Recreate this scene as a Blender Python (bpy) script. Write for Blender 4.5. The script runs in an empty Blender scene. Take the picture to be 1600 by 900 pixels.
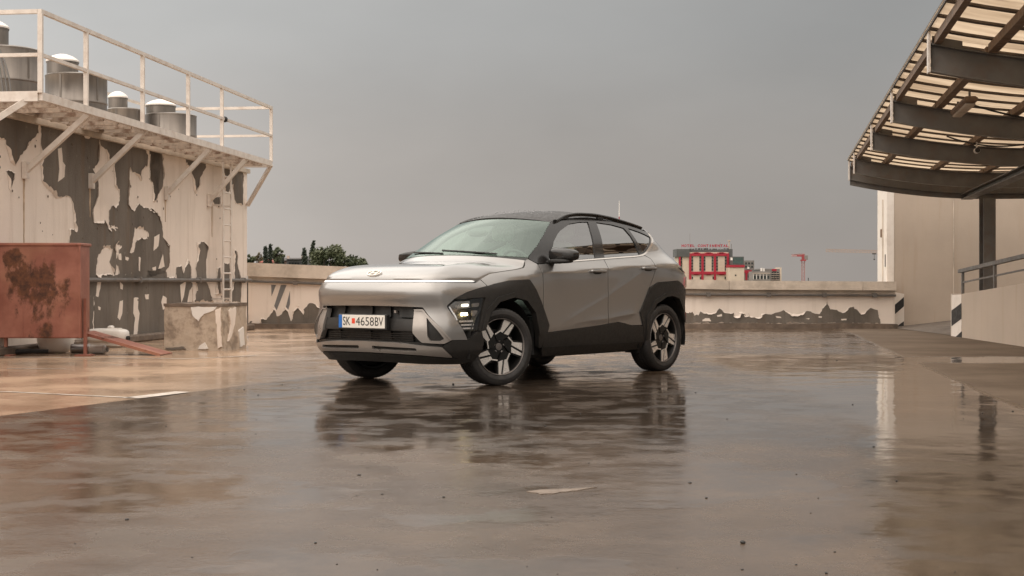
import bpy, math, random
import numpy as np
from mathutils import Vector, Matrix, noise as mnoise
from mathutils.geometry import delaunay_2d_cdt
random.seed(7)
SC = bpy.context.scene
COL = SC.collection
R = math.radians

# ------------------------------------------------------------------ camera
cam_d = bpy.data.cameras.new("camera")
cam_d.sensor_width = 36.0
cam_d.lens = 2222.0 / 1600.0 * 36.0
cam_d.shift_y = -10.0 / 1600.0
cam_d.clip_start = 0.1
cam_d.clip_end = 9000.0
cam = bpy.data.objects.new("camera", cam_d)
COL.objects.link(cam)
cam.location = (0, 0, 0.93)
cam.rotation_euler = (R(90), 0, 0)
SC.camera = cam

# ------------------------------------------------------------------ light
SUN_EL, SUN_AZ = R(48), R(197)          # azimuth clockwise from +Y
world = bpy.data.worlds.new("World")
SC.world = world
world.use_nodes = True
wn, wl = world.node_tree.nodes, world.node_tree.links
wn.clear()
w_out = wn.new("ShaderNodeOutputWorld")
w_bg = wn.new("ShaderNodeBackground")
w_bg.inputs["Strength"].default_value = 0.10
sky = wn.new("ShaderNodeTexSky")
sky.sky_type = 'NISHITA'
sky.sun_disc = False
sky.sun_elevation = SUN_EL
sky.sun_rotation = SUN_AZ
sky.dust_density = 4.0
tc = wn.new("ShaderNodeTexCoord")
sep = wn.new("ShaderNodeSeparateXYZ")
wl.new(tc.outputs["Generated"], sep.inputs[0])
# thick cloud layer: brighter overhead than at the horizon, soft large cloud tones
ramp = wn.new("ShaderNodeValToRGB")
cr = ramp.color_ramp
cr.interpolation = 'EASE'
cr.elements[0].position = 0.0
cr.elements[0].color = (0.385, 0.35, 0.322, 1)
cr.elements[1].position = 1.0
cr.elements[1].color = (1.95, 1.81, 1.66, 1)
for p_, c_ in ((0.07, (0.370, 0.343, 0.319, 1)), (0.19, (0.362, 0.36, 0.351, 1)), (0.45, (1.34, 1.25, 1.15, 1))):
    e_ = cr.elements.new(p_)
    e_.color = c_
wl.new(sep.outputs["Z"], ramp.inputs[0])
wnz = wn.new("ShaderNodeTexNoise")
wnz.inputs["Scale"].default_value = 3.0
wnz.inputs["Detail"].default_value = 6.0
wmp = wn.new("ShaderNodeMapping")
wmp.inputs["Scale"].default_value = (1, 1, 2.2)
wl.new(tc.outputs["Generated"], wmp.inputs[0])
wl.new(wmp.outputs[0], wnz.inputs["Vector"])
wmr = wn.new("ShaderNodeMapRange")
wmr.inputs["From Min"].default_value = 0.3
wmr.inputs["From Max"].default_value = 0.7
wmr.inputs["To Min"].default_value = 8.8
wmr.inputs["To Max"].default_value = 10.8
wl.new(wnz.outputs["Fac"], wmr.inputs["Value"])
wmul = wn.new("ShaderNodeVectorMath")
wmul.operation = 'SCALE'
wl.new(ramp.outputs["Color"], wmul.inputs[0])
waz = wn.new("ShaderNodeMapRange")             # the cloud is thinner, so brighter, to the left
waz.interpolation_type = 'SMOOTHSTEP'
for k_, q_ in zip(("From Min", "From Max", "To Min", "To Max"), (-0.58, 0.22, 1.85, 0.97)):
    waz.inputs[k_].default_value = q_
wl.new(sep.outputs["X"], waz.inputs["Value"])
waz2 = wn.new("ShaderNodeMath")
waz2.operation = 'MULTIPLY'
wl.new(waz.outputs[0], waz2.inputs[0])
wl.new(wmr.outputs[0], waz2.inputs[1])
wl.new(waz2.outputs[0], wmul.inputs["Scale"])
wmix = wn.new("ShaderNodeMixRGB")
wmix.inputs[0].default_value = 0.96
wl.new(sky.outputs[0], wmix.inputs[1])
wl.new(wmul.outputs[0], wmix.inputs[2])
wl.new(wmix.outputs[0], w_bg.inputs["Color"])
wl.new(w_bg.outputs[0], w_out.inputs[0])

sun_d = bpy.data.lights.new("sun", 'SUN')
sun_d.energy = 1.3
sun_d.angle = R(115)
sun_d.color = (1.0, 0.86, 0.74)
sun = bpy.data.objects.new("sun", sun_d)
COL.objects.link(sun)
sd = Vector((math.sin(SUN_AZ) * math.cos(SUN_EL), math.cos(SUN_AZ) * math.cos(SUN_EL), math.sin(SUN_EL)))
sun.rotation_euler = (-sd).to_track_quat('-Z', 'Y').to_euler()

SC.view_settings.view_transform = 'Standard'
SC.view_settings.look = 'None'
SC.view_settings.exposure = 0.0
SC.view_settings.gamma = 1.0
SC.cycles.max_bounces = 8
SC.cycles.transparent_max_bounces = 12
SC.cycles.sample_clamp_indirect = 6.0

# ------------------------------------------------------------------ materials
def nodes_of(name):
    m = bpy.data.materials.new(name)
    m.use_nodes = True
    n, l = m.node_tree.nodes, m.node_tree.links
    n.clear()
    o = n.new("ShaderNodeOutputMaterial")
    return m, n, l, o

def noise(n, l, scale, detail=4, rough=0.55, stretch=None, coord='Object', dist=0.0):
    t = n.new("ShaderNodeTexCoord")
    v = t.outputs[coord]
    if stretch:
        mp = n.new("ShaderNodeMapping")
        mp.inputs["Scale"].default_value = stretch
        l.new(v, mp.inputs[0])
        v = mp.outputs[0]
    x = n.new("ShaderNodeTexNoise")
    x.inputs["Scale"].default_value = scale
    x.inputs["Detail"].default_value = detail
    x.inputs["Roughness"].default_value = rough
    x.inputs["Distortion"].default_value = dist
    l.new(v, x.inputs["Vector"])
    return x.outputs["Fac"]

def mrange(n, l, v, a, b, c=0.0, d=1.0, smooth=True):
    x = n.new("ShaderNodeMapRange")
    x.interpolation_type = 'SMOOTHSTEP' if smooth else 'LINEAR'
    for k, q in zip(("From Min", "From Max", "To Min", "To Max"), (a, b, c, d)):
        x.inputs[k].default_value = q
    l.new(v, x.inputs["Value"])
    return x.outputs[0]

def mixc(n, l, f, a, b):
    x = n.new("ShaderNodeMixRGB")
    for i, q in ((0, f), (1, a), (2, b)):
        if isinstance(q, (int, float)):
            x.inputs[i].default_value = q if i == 0 else (q, q, q, 1)
        elif isinstance(q, tuple):
            x.inputs[i].default_value = (*q, 1)
        else:
            l.new(q, x.inputs[i])
    return x.outputs[0]

def mth(n, l, op, a, b=None, c=None):
    x = n.new("ShaderNodeMath")
    x.operation = op
    for i, q in enumerate((a, b, c)):
        if q is None:
            continue
        if isinstance(q, (int, float)):
            x.inputs[i].default_value = q
        else:
            l.new(q, x.inputs[i])
    return x.outputs[0]

def mat(name, col, rough=0.5, metal=0.0, var=0.18, scale=4.0, bump=0.0, bscale=30.0, spec=0.5, coat=0.0,
        emit=None, estr=0.0, stretch=None, dirt=None, dirt_amt=0.5, dirt_scale=2.0):
    m, n, l, o = nodes_of(name)
    b = n.new("ShaderNodeBsdfPrincipled")
    l.new(b.outputs[0], o.inputs[0])
    f = noise(n, l, scale, 6, 0.6, stretch)
    lo = tuple(c * (1 - var) for c in col)
    hi = tuple(min(1, c * (1 + var)) for c in col)
    c = mixc(n, l, mrange(n, l, f, 0.3, 0.7), lo, hi)
    if dirt:
        g = noise(n, l, dirt_scale, 8, 0.65, stretch)
        c = mixc(n, l, mth(n, l, 'MULTIPLY', mrange(n, l, g, 0.46, 0.66), dirt_amt), c, dirt)
    l.new(c, b.inputs["Base Color"])
    b.inputs["Metallic"].default_value = metal
    r = mrange(n, l, noise(n, l, scale * 2.7, 4), 0.3, 0.7, max(0.02, rough * 0.8), min(1, rough * 1.2))
    l.new(r, b.inputs["Roughness"])
    b.inputs["Specular IOR Level"].default_value = spec
    b.inputs["Coat Weight"].default_value = coat
    b.inputs["Coat Roughness"].default_value = 0.04
    if emit:
        b.inputs["Emission Color"].default_value = (*emit, 1)
        b.inputs["Emission Strength"].default_value = estr
    if bump:
        bp = n.new("ShaderNodeBump")
        bp.inputs["Strength"].default_value = bump
        bp.inputs["Distance"].default_value = 0.01
        l.new(noise(n, l, bscale, 6, 0.65), bp.inputs["Height"])
        l.new(bp.outputs[0], b.inputs["Normal"])
    return m

def glass_mat(name, tint, f0=0.05, rough=0.0, refl=(1, 1, 1)):
    """thin pane: transparent tint plus a mirror by Schlick's law, the same from both sides"""
    m, n, l, o = nodes_of(name)
    g = n.new("ShaderNodeNewGeometry")
    d = n.new("ShaderNodeVectorMath")
    d.operation = 'DOT_PRODUCT'
    l.new(g.outputs["Normal"], d.inputs[0])
    l.new(g.outputs["Incoming"], d.inputs[1])
    x = mth(n, l, 'SUBTRACT', 1.0, mth(n, l, 'ABSOLUTE', d.outputs["Value"]))
    p = mth(n, l, 'POWER', x, 5.0)
    f = mth(n, l, 'MULTIPLY_ADD', p, 1 - f0, f0)
    t = n.new("ShaderNodeBsdfTransparent")
    t.inputs[0].default_value = (*tint, 1)
    y = n.new("ShaderNodeBsdfGlossy")
    y.inputs["Roughness"].default_value = rough
    y.inputs["Color"].default_value = (*refl, 1)
    s = n.new("ShaderNodeMixShader")
    l.new(f, s.inputs[0])
    l.new(t.outputs[0], s.inputs[1])
    l.new(y.outputs[0], s.inputs[2])
    l.new(s.outputs[0], o.inputs[0])
    return m

M = {}
def car_paint():
    m, n, l, o = nodes_of("car_paint")
    b = n.new("ShaderNodeBsdfPrincipled")
    l.new(b.outputs[0], o.inputs[0])
    b.inputs["Base Color"].default_value = (0.272, 0.260, 0.248, 1)
    b.inputs["Metallic"].default_value = 0.66
    b.inputs["Roughness"].default_value = 0.30
    b.inputs["Coat Weight"].default_value = 1.0
    b.inputs["Coat IOR"].default_value = 1.5
    b.inputs["Coat Roughness"].default_value = 0.03
    return m
M['paint'] = car_paint()
M['black'] = mat("gloss_black", (0.014, 0.0125, 0.0115), 0.2, var=0.1, spec=0.4, coat=0.15)
M['roofb'] = mat("black_roof_paint", (0.016, 0.014, 0.013), 0.4, var=0.2, scale=12, spec=0.3)
M['clad'] = mat("grey_plastic_cladding", (0.022, 0.020, 0.0182), 0.45, spec=0.35, var=0.12, scale=14, bump=0.10, bscale=500)
M['dark'] = mat("dark_plastic", (0.013, 0.012, 0.011), 0.55, var=0.2)
M['rubber'] = mat("tyre_rubber", (0.020, 0.018, 0.017), 0.62, var=0.25, scale=12, bump=0.1, bscale=150)
M['silver'] = mat("satin_silver_trim", (0.32, 0.29, 0.265), 0.34, 0.55, var=0.08)
M['alloy'] = mat("machined_alloy", (0.76, 0.72, 0.675), 0.30, 0.6, var=0.08)
M['chrome'] = mat("bright_trim", (0.66, 0.62, 0.58), 0.16, 0.95, var=0.05)
M['glass_w'] = glass_mat("windscreen_glass", (0.66, 0.80, 0.73), 0.13, refl=(.86, 1.0, .93))
M['glass_s'] = glass_mat("side_glass", (0.36, 0.40, 0.37), 0.22)
M['glass_d'] = glass_mat("privacy_glass", (0.07, 0.07, 0.068), 0.24)
M['lens'] = glass_mat("lamp_lens", (0.85, 0.85, 0.85), 0.05)
M['led'] = mat("lit_led", (0.9, 0.9, 0.85), 0.3, emit=(1.0, 0.90, 0.72), estr=3.0)
M['led2'] = mat("lit_low_beam", (0.9, 0.85, 0.6), 0.3, emit=(1.0, 0.80, 0.42), estr=14.0)
M['drl'] = mat("daylight_bar", (0.85, 0.85, 0.85), 0.25, emit=(1.0, 0.96, 0.92), estr=0.22)
M['tail'] = mat("red_tail_lens", (0.30, 0.02, 0.02), 0.12, coat=1.0)
M['fabric'] = mat("seat_fabric", (0.42, 0.47, 0.43), 0.8, var=0.15, scale=40)
M['seatd'] = mat("dark_upholstery", (0.05, 0.05, 0.048), 0.75, var=0.2)
M['plate'] = mat("plate_white", (0.72, 0.68, 0.62), 0.35, var=0.03)
M['blue'] = mat("plate_blue", (0.02, 0.13, 0.42), 0.35)
M['red'] = mat("plate_red", (0.75, 0.07, 0.03), 0.4)
M['ink'] = mat("plate_ink", (0.015, 0.015, 0.015), 0.5)
M['spokeb'] = mat("black_wheel_paint", (0.008, 0.0075, 0.007), 0.38, var=0.1, spec=0.35)
M['disc'] = mat("brake_steel", (0.22, 0.20, 0.19), 0.4, 0.8)

# ------------------------------------------------------------------ mesh helpers
def link(o, parent=None):
    COL.objects.link(o)
    if parent is not None:
        o.parent = parent
    return o

def tag(o, label=None, cat=None, group=None, kind=None):
    if label: o['label'] = label
    if cat: o['category'] = cat
    if group: o['group'] = group
    if kind: o['kind'] = kind
    return o

def empty(name, loc, rz=0.0, label=None, cat=None, group=None):
    o = bpy.data.objects.new(name, None)
    o.empty_display_size = 0.2
    COL.objects.link(o)
    o.location = loc
    o.rotation_euler = (0, 0, rz)
    return tag(o, label, cat, group)

def make(name, V, Fc, material, parent=None, smooth=35, mi=None):
    me = bpy.data.meshes.new(name)
    me.from_pydata([tuple(v) for v in V], [], Fc)
    for q in (material if isinstance(material, (list, tuple)) else [material]):
        me.materials.append(q)
    if mi is not None:
        me.polygons.foreach_set('material_index', mi)
    me.update()
    if smooth:
        me.polygons.foreach_set('use_smooth', [True] * len(me.polygons))
        me.set_sharp_from_angle(angle=R(smooth))
    return link(bpy.data.objects.new(name, me), parent)

class MB:
    def __init__(s):
        s.v, s.f, s.m, s.cur = [], [], [], 0
    def add(s, V, Fc):
        b = len(s.v)
        s.v += [tuple(map(float, v)) for v in V]
        s.f += [tuple(i + b for i in f) for f in Fc]
        s.m += [s.cur] * len(Fc)
        return s
    def box(s, lo, hi, T=None, bev=0.0):
        x0, y0, z0 = lo
        x1, y1, z1 = hi
        if bev <= 0:
            V = [(x, y, z) for z in (z0, z1) for x, y in ((x0, y0), (x1, y0), (x1, y1), (x0, y1))]
            Fc = [(3, 2, 1, 0), (4, 5, 6, 7), (0, 1, 5, 4), (1, 2, 6, 5), (2, 3, 7, 6), (3, 0, 4, 7)]
        else:
            b = min(bev, (x1 - x0) * .49, (y1 - y0) * .49, (z1 - z0) * .49)
            V, Fc = [], []
            rings = [(z0, b), (z0 + b, 0), (z1 - b, 0), (z1, b)]
            for z, i in rings:
                k = b if i == 0 else 0
                e = i
                ring = [(x0 + e + b * 0, y0 + e + b), (x0 + e + b, y0 + e), (x1 - e - b, y0 + e), (x1 - e, y0 + e + b),
                        (x1 - e, y1 - e - b), (x1 - e - b, y1 - e), (x0 + e + b, y1 - e), (x0 + e, y1 - e - b)]
                V += [(x, y, z) for x, y in ring]
            for r in range(3):
                for k in range(8):
                    a, c = r * 8 + k, r * 8 + (k + 1) % 8
                    Fc.append((a, c, c + 8, a + 8))
            Fc += [tuple(range(7, -1, -1)), tuple(range(24, 32))]
        if T is not None:
            V = [T @ Vector(v) for v in V]
        return s.add(V, Fc)
    def bar(s, a, b, w, h=None, up=(0, 0, 1)):
        """rectangular bar from a to b, w across, h along up"""
        a, b = Vector(a), Vector(b)
        h = w if h is None else h
        d = (b - a).normalized()
        u = Vector(up)
        x = d.cross(u)
        if x.length < 1e-4:
            x = d.cross(Vector((1, 0, 0)))
        x.normalize()
        u = x.cross(d)
        V = [p + x * (w / 2 * i) + u * (h / 2 * j) for p in (a, b) for i, j in ((-1, -1), (1, -1), (1, 1), (-1, 1))]
        return s.add(V, [(0, 1, 2, 3), (7, 6, 5, 4), (0, 4, 5, 1), (1, 5, 6, 2), (2, 6, 7, 3), (3, 7, 4, 0)])
    def tube(s, P, r, n=8, cap=True):
        P = [Vector(p) for p in P]
        rr = r if isinstance(r, (list, tuple)) else [r] * len(P)
        V, Fc = [], []
        ref = Vector((0, 0, 1))
        for i, p in enumerate(P):
            d = (P[min(i + 1, len(P) - 1)] - P[max(i - 1, 0)]).normalized()
            if abs(d.dot(ref)) > 0.95:
                x = d.cross(Vector((1, 0, 0))).normalized()
            else:
                x = d.cross(ref).normalized()
            y = x.cross(d)
            for k in range(n):
                a = 2 * math.pi * k / n
                V.append(p + (x * math.cos(a) + y * math.sin(a)) * rr[i])
        for i in range(len(P) - 1):
            for k in range(n):
                a, b = i * n + k, i * n + (k + 1) % n
                Fc.append((a, a + n, b + n, b))
        if cap:
            Fc += [tuple(range(n)), tuple(range(len(V) - 1, len(V) - n - 1, -1))]
        return s.add(V, Fc)
    def lathe(s, prof, n=48, axis='z', c=(0, 0, 0)):
        """prof: (radius, height) list"""
        V, Fc = [], []
        for r, h in prof:
            for k in range(n):
                a = 2 * math.pi * k / n
                p = (r * math.cos(a), r * math.sin(a), h)
                if axis == 'y':
                    p = (p[1], p[2], p[0])
                elif axis == 'x':
                    p = (p[2], p[0], p[1])
                V.append((p[0] + c[0], p[1] + c[1], p[2] + c[2]))
        for i in range(len(prof) - 1):
            for k in range(n):
                a, b = i * n + k, i * n + (k + 1) % n
                Fc.append((a, b, b + n, a + n))
        return s.add(V, Fc)
    def prism(s, poly, z0, z1, T=None):
        """poly of (x, y) extruded z0..z1"""
        n = len(poly)
        V = [(x, y, z0) for x, y in poly] + [(x, y, z1) for x, y in poly]
        area = sum(poly[i][0] * poly[(i + 1) % n][1] - poly[(i + 1) % n][0] * poly[i][1] for i in range(n))
        Fc = [tuple(range(n - 1, -1, -1)), tuple(range(n, 2 * n))] + [(i, (i + 1) % n, n + (i + 1) % n, n + i) for i in range(n)]
        if area < 0:
            Fc = [tuple(reversed(f)) for f in Fc]
        if T is not None:
            V = [T @ Vector(v) for v in V]
        return s.add(V, Fc)
    def blob(s, c, r, e=2.6, nu=20, nv=12, T=None):
        """super-ellipsoid"""
        V, Fc = [], []
        sp = lambda q, p: math.copysign(abs(q) ** p, q)
        for j in range(nv + 1):
            b = -math.pi / 2 + math.pi * j / nv
            for i in range(nu):
                a = 2 * math.pi * i / nu
                p = 2.0 / e
                v = Vector((c[0] + r[0] * sp(math.cos(b), p) * sp(math.cos(a), p), c[1] + r[1] * sp(math.cos(b), p) * sp(math.sin(a), p), c[2] + r[2] * sp(math.sin(b), p)))
                V.append(T @ v if T is not None else v)
        for j in range(nv):
            for i in range(nu):
                a, b = j * nu + i, j * nu + (i + 1) % nu
                Fc.append((a, b, b + nu, a + nu))
        return s.add(V, Fc)
    def build(s, name, material, parent=None, smooth=35):
        return make(name, s.v, s.f, material, parent, smooth, s.m if isinstance(material, (list, tuple)) else None)

def inside(p, poly):
    x, y = p
    c = False
    j = len(poly) - 1
    for i in range(len(poly)):
        if (poly[i][1] > y) != (poly[j][1] > y) and x < (poly[j][0] - poly[i][0]) * (y - poly[i][1]) / (poly[j][1] - poly[i][1]) + poly[i][0]:
            c = not c
        j = i
    return c

def cr_round(poly, n=0):
    return poly

def densify(poly, res):
    out = []
    for i, a in enumerate(poly):
        b = poly[(i + 1) % len(poly)]
        k = max(1, int(math.ceil(math.hypot(b[0] - a[0], b[1] - a[1]) / res)))
        for j in range(k):
            t = j / k
            out.append((a[0] + (b[0] - a[0]) * t, a[1] + (b[1] - a[1]) * t))
    return out

def corner_round(poly, r=0.015, n=3):
    """small fillets at the corners of a polygon"""
    out = []
    N = len(poly)
    for i in range(N):
        p, a, b = Vector(poly[i]), Vector(poly[i - 1]), Vector(poly[(i + 1) % N])
        da, db = a - p, b - p
        k = min(r, da.length * 0.4, db.length * 0.4)
        if k < 1e-4 or da.angle(db, 0) > R(172):
            out.append(tuple(p))
            continue
        q0, q1 = p + da.normalized() * k, p + db.normalized() * k
        for j in range(n + 1):
            t = j / n
            out.append(tuple(q0 * (1 - t) ** 2 + p * (2 * t * (1 - t)) + q1 * t * t))
    return out

def cdt(poly, holes=(), res=0.04, cuts=()):
    """triangulates a polygon with holes on a grid -> verts2d, tris, boundary loops (index lists)"""
    loops = [densify(poly, res)] + [densify(h, res) for h in holes]
    V, E, L = [], [], []
    for lp in loops:
        b = len(V)
        V += lp
        E += [(b + i, b + (i + 1) % len(lp)) for i in range(len(lp))]
    for q in cuts:
        b = len(V)
        for i in range(len(q) - 1):
            k = max(1, int(math.hypot(q[i + 1][0] - q[i][0], q[i + 1][1] - q[i][1]) / res))
            for j in range(k):
                t = j / k
                V.append((q[i][0] + (q[i + 1][0] - q[i][0]) * t, q[i][1] + (q[i + 1][1] - q[i][1]) * t))
        V.append(q[-1])
        E += [(i, i + 1) for i in range(b, len(V) - 1)]
    xs = [p[0] for p in loops[0]]
    ys = [p[1] for p in loops[0]]
    hs = [h for h in loops[1:]]
    B = np.array(V)
    x = min(xs) + res / 2
    while x < max(xs):
        y = min(ys) + res / 2
        while y < max(ys):
            if inside((x, y), loops[0]) and not any(inside((x, y), h) for h in hs):
                if (((B - (x, y)) ** 2).sum(1)).min() > (0.45 * res) ** 2:
                    V.append((x, y))
            y += res
        x += res
    r = delaunay_2d_cdt([Vector(v) for v in V], E, [], 0, 1e-6)
    v2, tris = r[0], []
    for t in r[2]:
        c = sum((Vector(v2[i]) for i in t), Vector((0, 0))) / 3
        if inside(c, loops[0]) and not any(inside(c, h) for h in hs):
            a, b, d = (v2[i] for i in t)
            if (b[0] - a[0]) * (d[1] - a[1]) - (b[1] - a[1]) * (d[0] - a[0]) < 0:
                t = t[::-1]
            tris.append(tuple(t))
    # directed boundary edges
    cnt = {}
    for t in tris:
        for i in range(3):
            cnt[(t[i], t[(i + 1) % 3])] = 1
    bd = [e for e in cnt if (e[1], e[0]) not in cnt]
    return np.array([tuple(v) for v in v2]), tris, bd

# ------------------------------------------------------------------ the car's skin: plan outlines at several heights
ZC=np.array([[-2.3,1.10],[-2.1,1.10],[-1.67,1.096],[-.89,1.072],[0,1.027],[.775,.998],[1.38,.958],[1.6,.948],[2.2,.945],[2.4,.945]])
zc=lambda x: np.interp(x,ZC[:,0],ZC[:,1])
LV=[(.22,0,"2.08 0 2.07 .38 2.03 .58 1.92 .73 1.78 .80 1.5 .82 .8 .82 0 .82 -.8 .82 -1.35 .82 -1.68 .77 -1.88 .62 -1.97 .38 -1.99 0"),
(.34,0,"2.17 0 2.16 .4 2.13 .6 2.0 .79 1.83 .86 1.5 .885 .8 .875 0 .872 -.8 .875 -1.35 .885 -1.72 .845 -1.96 .69 -2.07 .42 -2.10 0"),
(.5,0,"2.19 0 2.18 .4 2.15 .6 2.02 .80 1.85 .865 1.5 .90 .8 .893 0 .89 -.8 .893 -1.35 .905 -1.74 .865 -1.99 .71 -2.1 .43 -2.13 0"),
(.7,0,"2.158 0 2.148 .36 2.112 .58 2.02 .75 1.87 .825 1.5 .893 .8 .89 0 .888 -.8 .89 -1.35 .905 -1.74 .865 -1.97 .72 -2.09 .43 -2.12 0"),
(-.12,1,"2.186 0 2.176 .35 2.134 .585 2.036 .745 1.86 .81 1.5 .885 .8 .89 0 .89 -.8 .893 -1.35 .905 -1.76 .865 -1.99 .73 -2.05 .43 -2.08 0"),
(0,1,"2.12 0 2.11 .35 2.075 .565 1.995 .70 1.83 .77 1.5 .835 .8 .882 0 .886 -.8 .89 -1.35 .895 -1.72 .84 -1.9 .69 -1.99 .42 -2.02 0"),
(.06,1,"2.04 0 2.03 .35 1.99 .52 1.9 .63 1.77 .70 1.5 .78 .8 .845 0 .85 -.8 .853 -1.35 .855 -1.70 .79 -1.86 .65 -1.93 .4 -1.95 0"),
(.12,1,"1.95 0 1.94 .33 1.9 .49 1.82 .58 1.72 .64 1.5 .71 .8 .80 0 .806 -.8 .808 -1.35 .80 -1.66 .73 -1.80 .60 -1.87 .36 -1.89 0"),
(.30,1,"1.7 0 1.69 .3 1.66 .44 1.6 .52 1.52 .57 1.3 .63 .7 .715 0 .725 -.8 .72 -1.3 .70 -1.52 .64 -1.64 .52 -1.70 .3 -1.72 0"),
(.47,1,"1.4 0 1.4 .25 1.38 .36 1.33 .43 1.26 .48 1.1 .54 .6 .60 0 .615 -.8 .60 -1.25 .575 -1.36 .52 -1.42 .42 -1.46 .25 -1.48 0"),
(.60,1,"1.2 0 1.2 .2 1.18 .28 1.13 .34 1.06 .38 .9 .43 .5 .48 0 .50 -.8 .48 -1.15 .46 -1.22 .4 -1.27 .32 -1.30 .2 -1.32 0")]
NS=601
def _cr(P,n):
    # Catmull-Rom through P, mirrored ends, n samples uniform in chord param of P's index handled by caller
    Q=np.vstack([P[1]*[1,-1],P,P[-2]*[1,-1]]); return Q
def build():
    pts=[np.array(l[2].split(),float).reshape(-1,2) for l in LV]
    # knots: arc length along level 3 fine curve at control points
    def fine(P,T,knots):
        Q=np.vstack([P[1]*[1,-1],P,P[-2]*[1,-1]]); kn=np.concatenate([[-knots[1]],knots,[2*knots[-1]-knots[-2]]])
        i=np.clip(np.searchsorted(knots,T,'right')-1,0,len(knots)-2)
        t0,t1=kn[i+1],kn[i+2];h=(t1-t0)[:,None];u=((T-t0)/(t1-t0))[:,None]
        m=lambda j:(Q[j+1]-Q[j-1])/(kn[j+1]-kn[j-1])[:,None]
        a,b=Q[i+1],Q[i+2];ma,mb=m(i+1),m(i+2)
        return (2*u**3-3*u**2+1)*a+(u**3-2*u**2+u)*h*ma+(-2*u**3+3*u**2)*b+(u**3-u**2)*h*mb
    P3=pts[3];kn=np.concatenate([[0],np.cumsum(np.linalg.norm(np.diff(P3,axis=0),axis=1))])
    T=np.linspace(0,kn[-1],NS)
    G=np.array([fine(p,T,kn) for p in pts]) # K,NS,2
    zz=np.array([ (l[0]+zc(G[3][:,0])) if l[1] else np.full(NS,l[0]) for l in LV]) # K,NS
    return T,G,zz
TT_,G,ZZ=build()
# pchip slopes
def _pchip(z,v):
    h=np.diff(z,axis=0);d=np.diff(v,axis=0)/h
    m=np.zeros_like(v)
    w1=2*h[1:]+h[:-1];w2=h[1:]+2*h[:-1]
    with np.errstate(all='ignore'):
        mm=(w1+w2)/(w1/d[:-1]+w2/d[1:])
    mm=np.where(d[:-1]*d[1:]>0,mm,0);m[1:-1]=mm;m[0]=d[0];m[-1]=d[-1];return m
MX=_pchip(ZZ,G[:,:,0]);MY=_pchip(ZZ,G[:,:,1])
SMAX=TT_[-1]
def surf(s,z):
    s=np.asarray(s,float);z=np.asarray(z,float);sg=np.where(s<0,-1.,1.);a=np.abs(s)
    f=np.clip(a/SMAX*(NS-1),0,NS-1.000001);i=f.astype(int);w=f-i
    out=[]
    for Gk,M in((G[:,:,0],MX),(G[:,:,1],MY)):
        Z=ZZ[:,i]*(1-w)+ZZ[:,i+1]*w;V=Gk[:,i]*(1-w)+Gk[:,i+1]*w;Mm=M[:,i]*(1-w)+M[:,i+1]*w
        k=np.clip((z[None]>Z).sum(0)-1,0,len(Z)-2);j=np.arange(Z.shape[1])
        z0,z1=Z[k,j],Z[k+1,j];h=z1-z0;u=(z-z0)/h
        uc=np.clip(u,0,1)
        v=(2*uc**3-3*uc**2+1)*V[k,j]+(uc**3-2*uc**2+uc)*h*Mm[k,j]+(-2*uc**3+3*uc**2)*V[k+1,j]+(uc**3-uc**2)*h*Mm[k+1,j]
        v=v+np.where(u<0,u*h*Mm[k,j],0)+np.where(u>1,(u-1)*h*Mm[k+1,j],0)
        out.append(v)
    return np.stack([out[0],out[1]*sg,z],-1)

def car_body(s, z):
    s = np.asarray(s, float)
    z = np.asarray(z, float)
    P = surf(s, z)
    a = np.abs(s)
    zl = np.interp(a, [2.2, 2.335, 2.862, 3.137, 3.706, 3.818, 3.9], [.49, .525, .70, .79, 1.019, 1.07, 1.11])
    w = np.clip((a - 2.2) / .35, 0, 1) * np.clip((3.95 - a) / .35, 0, 1)
    d = z - zl
    b = .006 * w * np.where(d > 0, np.exp(-np.sqrt(d * d + 2e-5) / .045), np.exp(-np.sqrt(d * d + 2e-5) / .10))
    zl2 = np.interp(a, [2.6, 2.778, 3.137, 3.552, 3.7], [.53, .545, .562, .602, .61])
    w2 = np.clip((a - 2.5) / .4, 0, 1) * np.clip((3.68 - a) / .15, 0, 1)
    d2 = z - zl2
    b += .010 * w2 * np.where(d2 > 0, np.exp(-np.sqrt(d2 * d2 + 2e-5) / .06), np.exp(-np.sqrt(d2 * d2 + 2e-5) / .025))
    P[..., 1] += np.sign(s) * b
    return P

def car_tail(q, z):
    """same skin, measured from the middle of the tail: q > 0 towards the right side"""
    q = np.asarray(q, float)
    P = surf(SMAX - np.abs(q), z)
    P[..., 1] *= np.where(q < 0, 1.0, -1.0)
    return P

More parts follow.
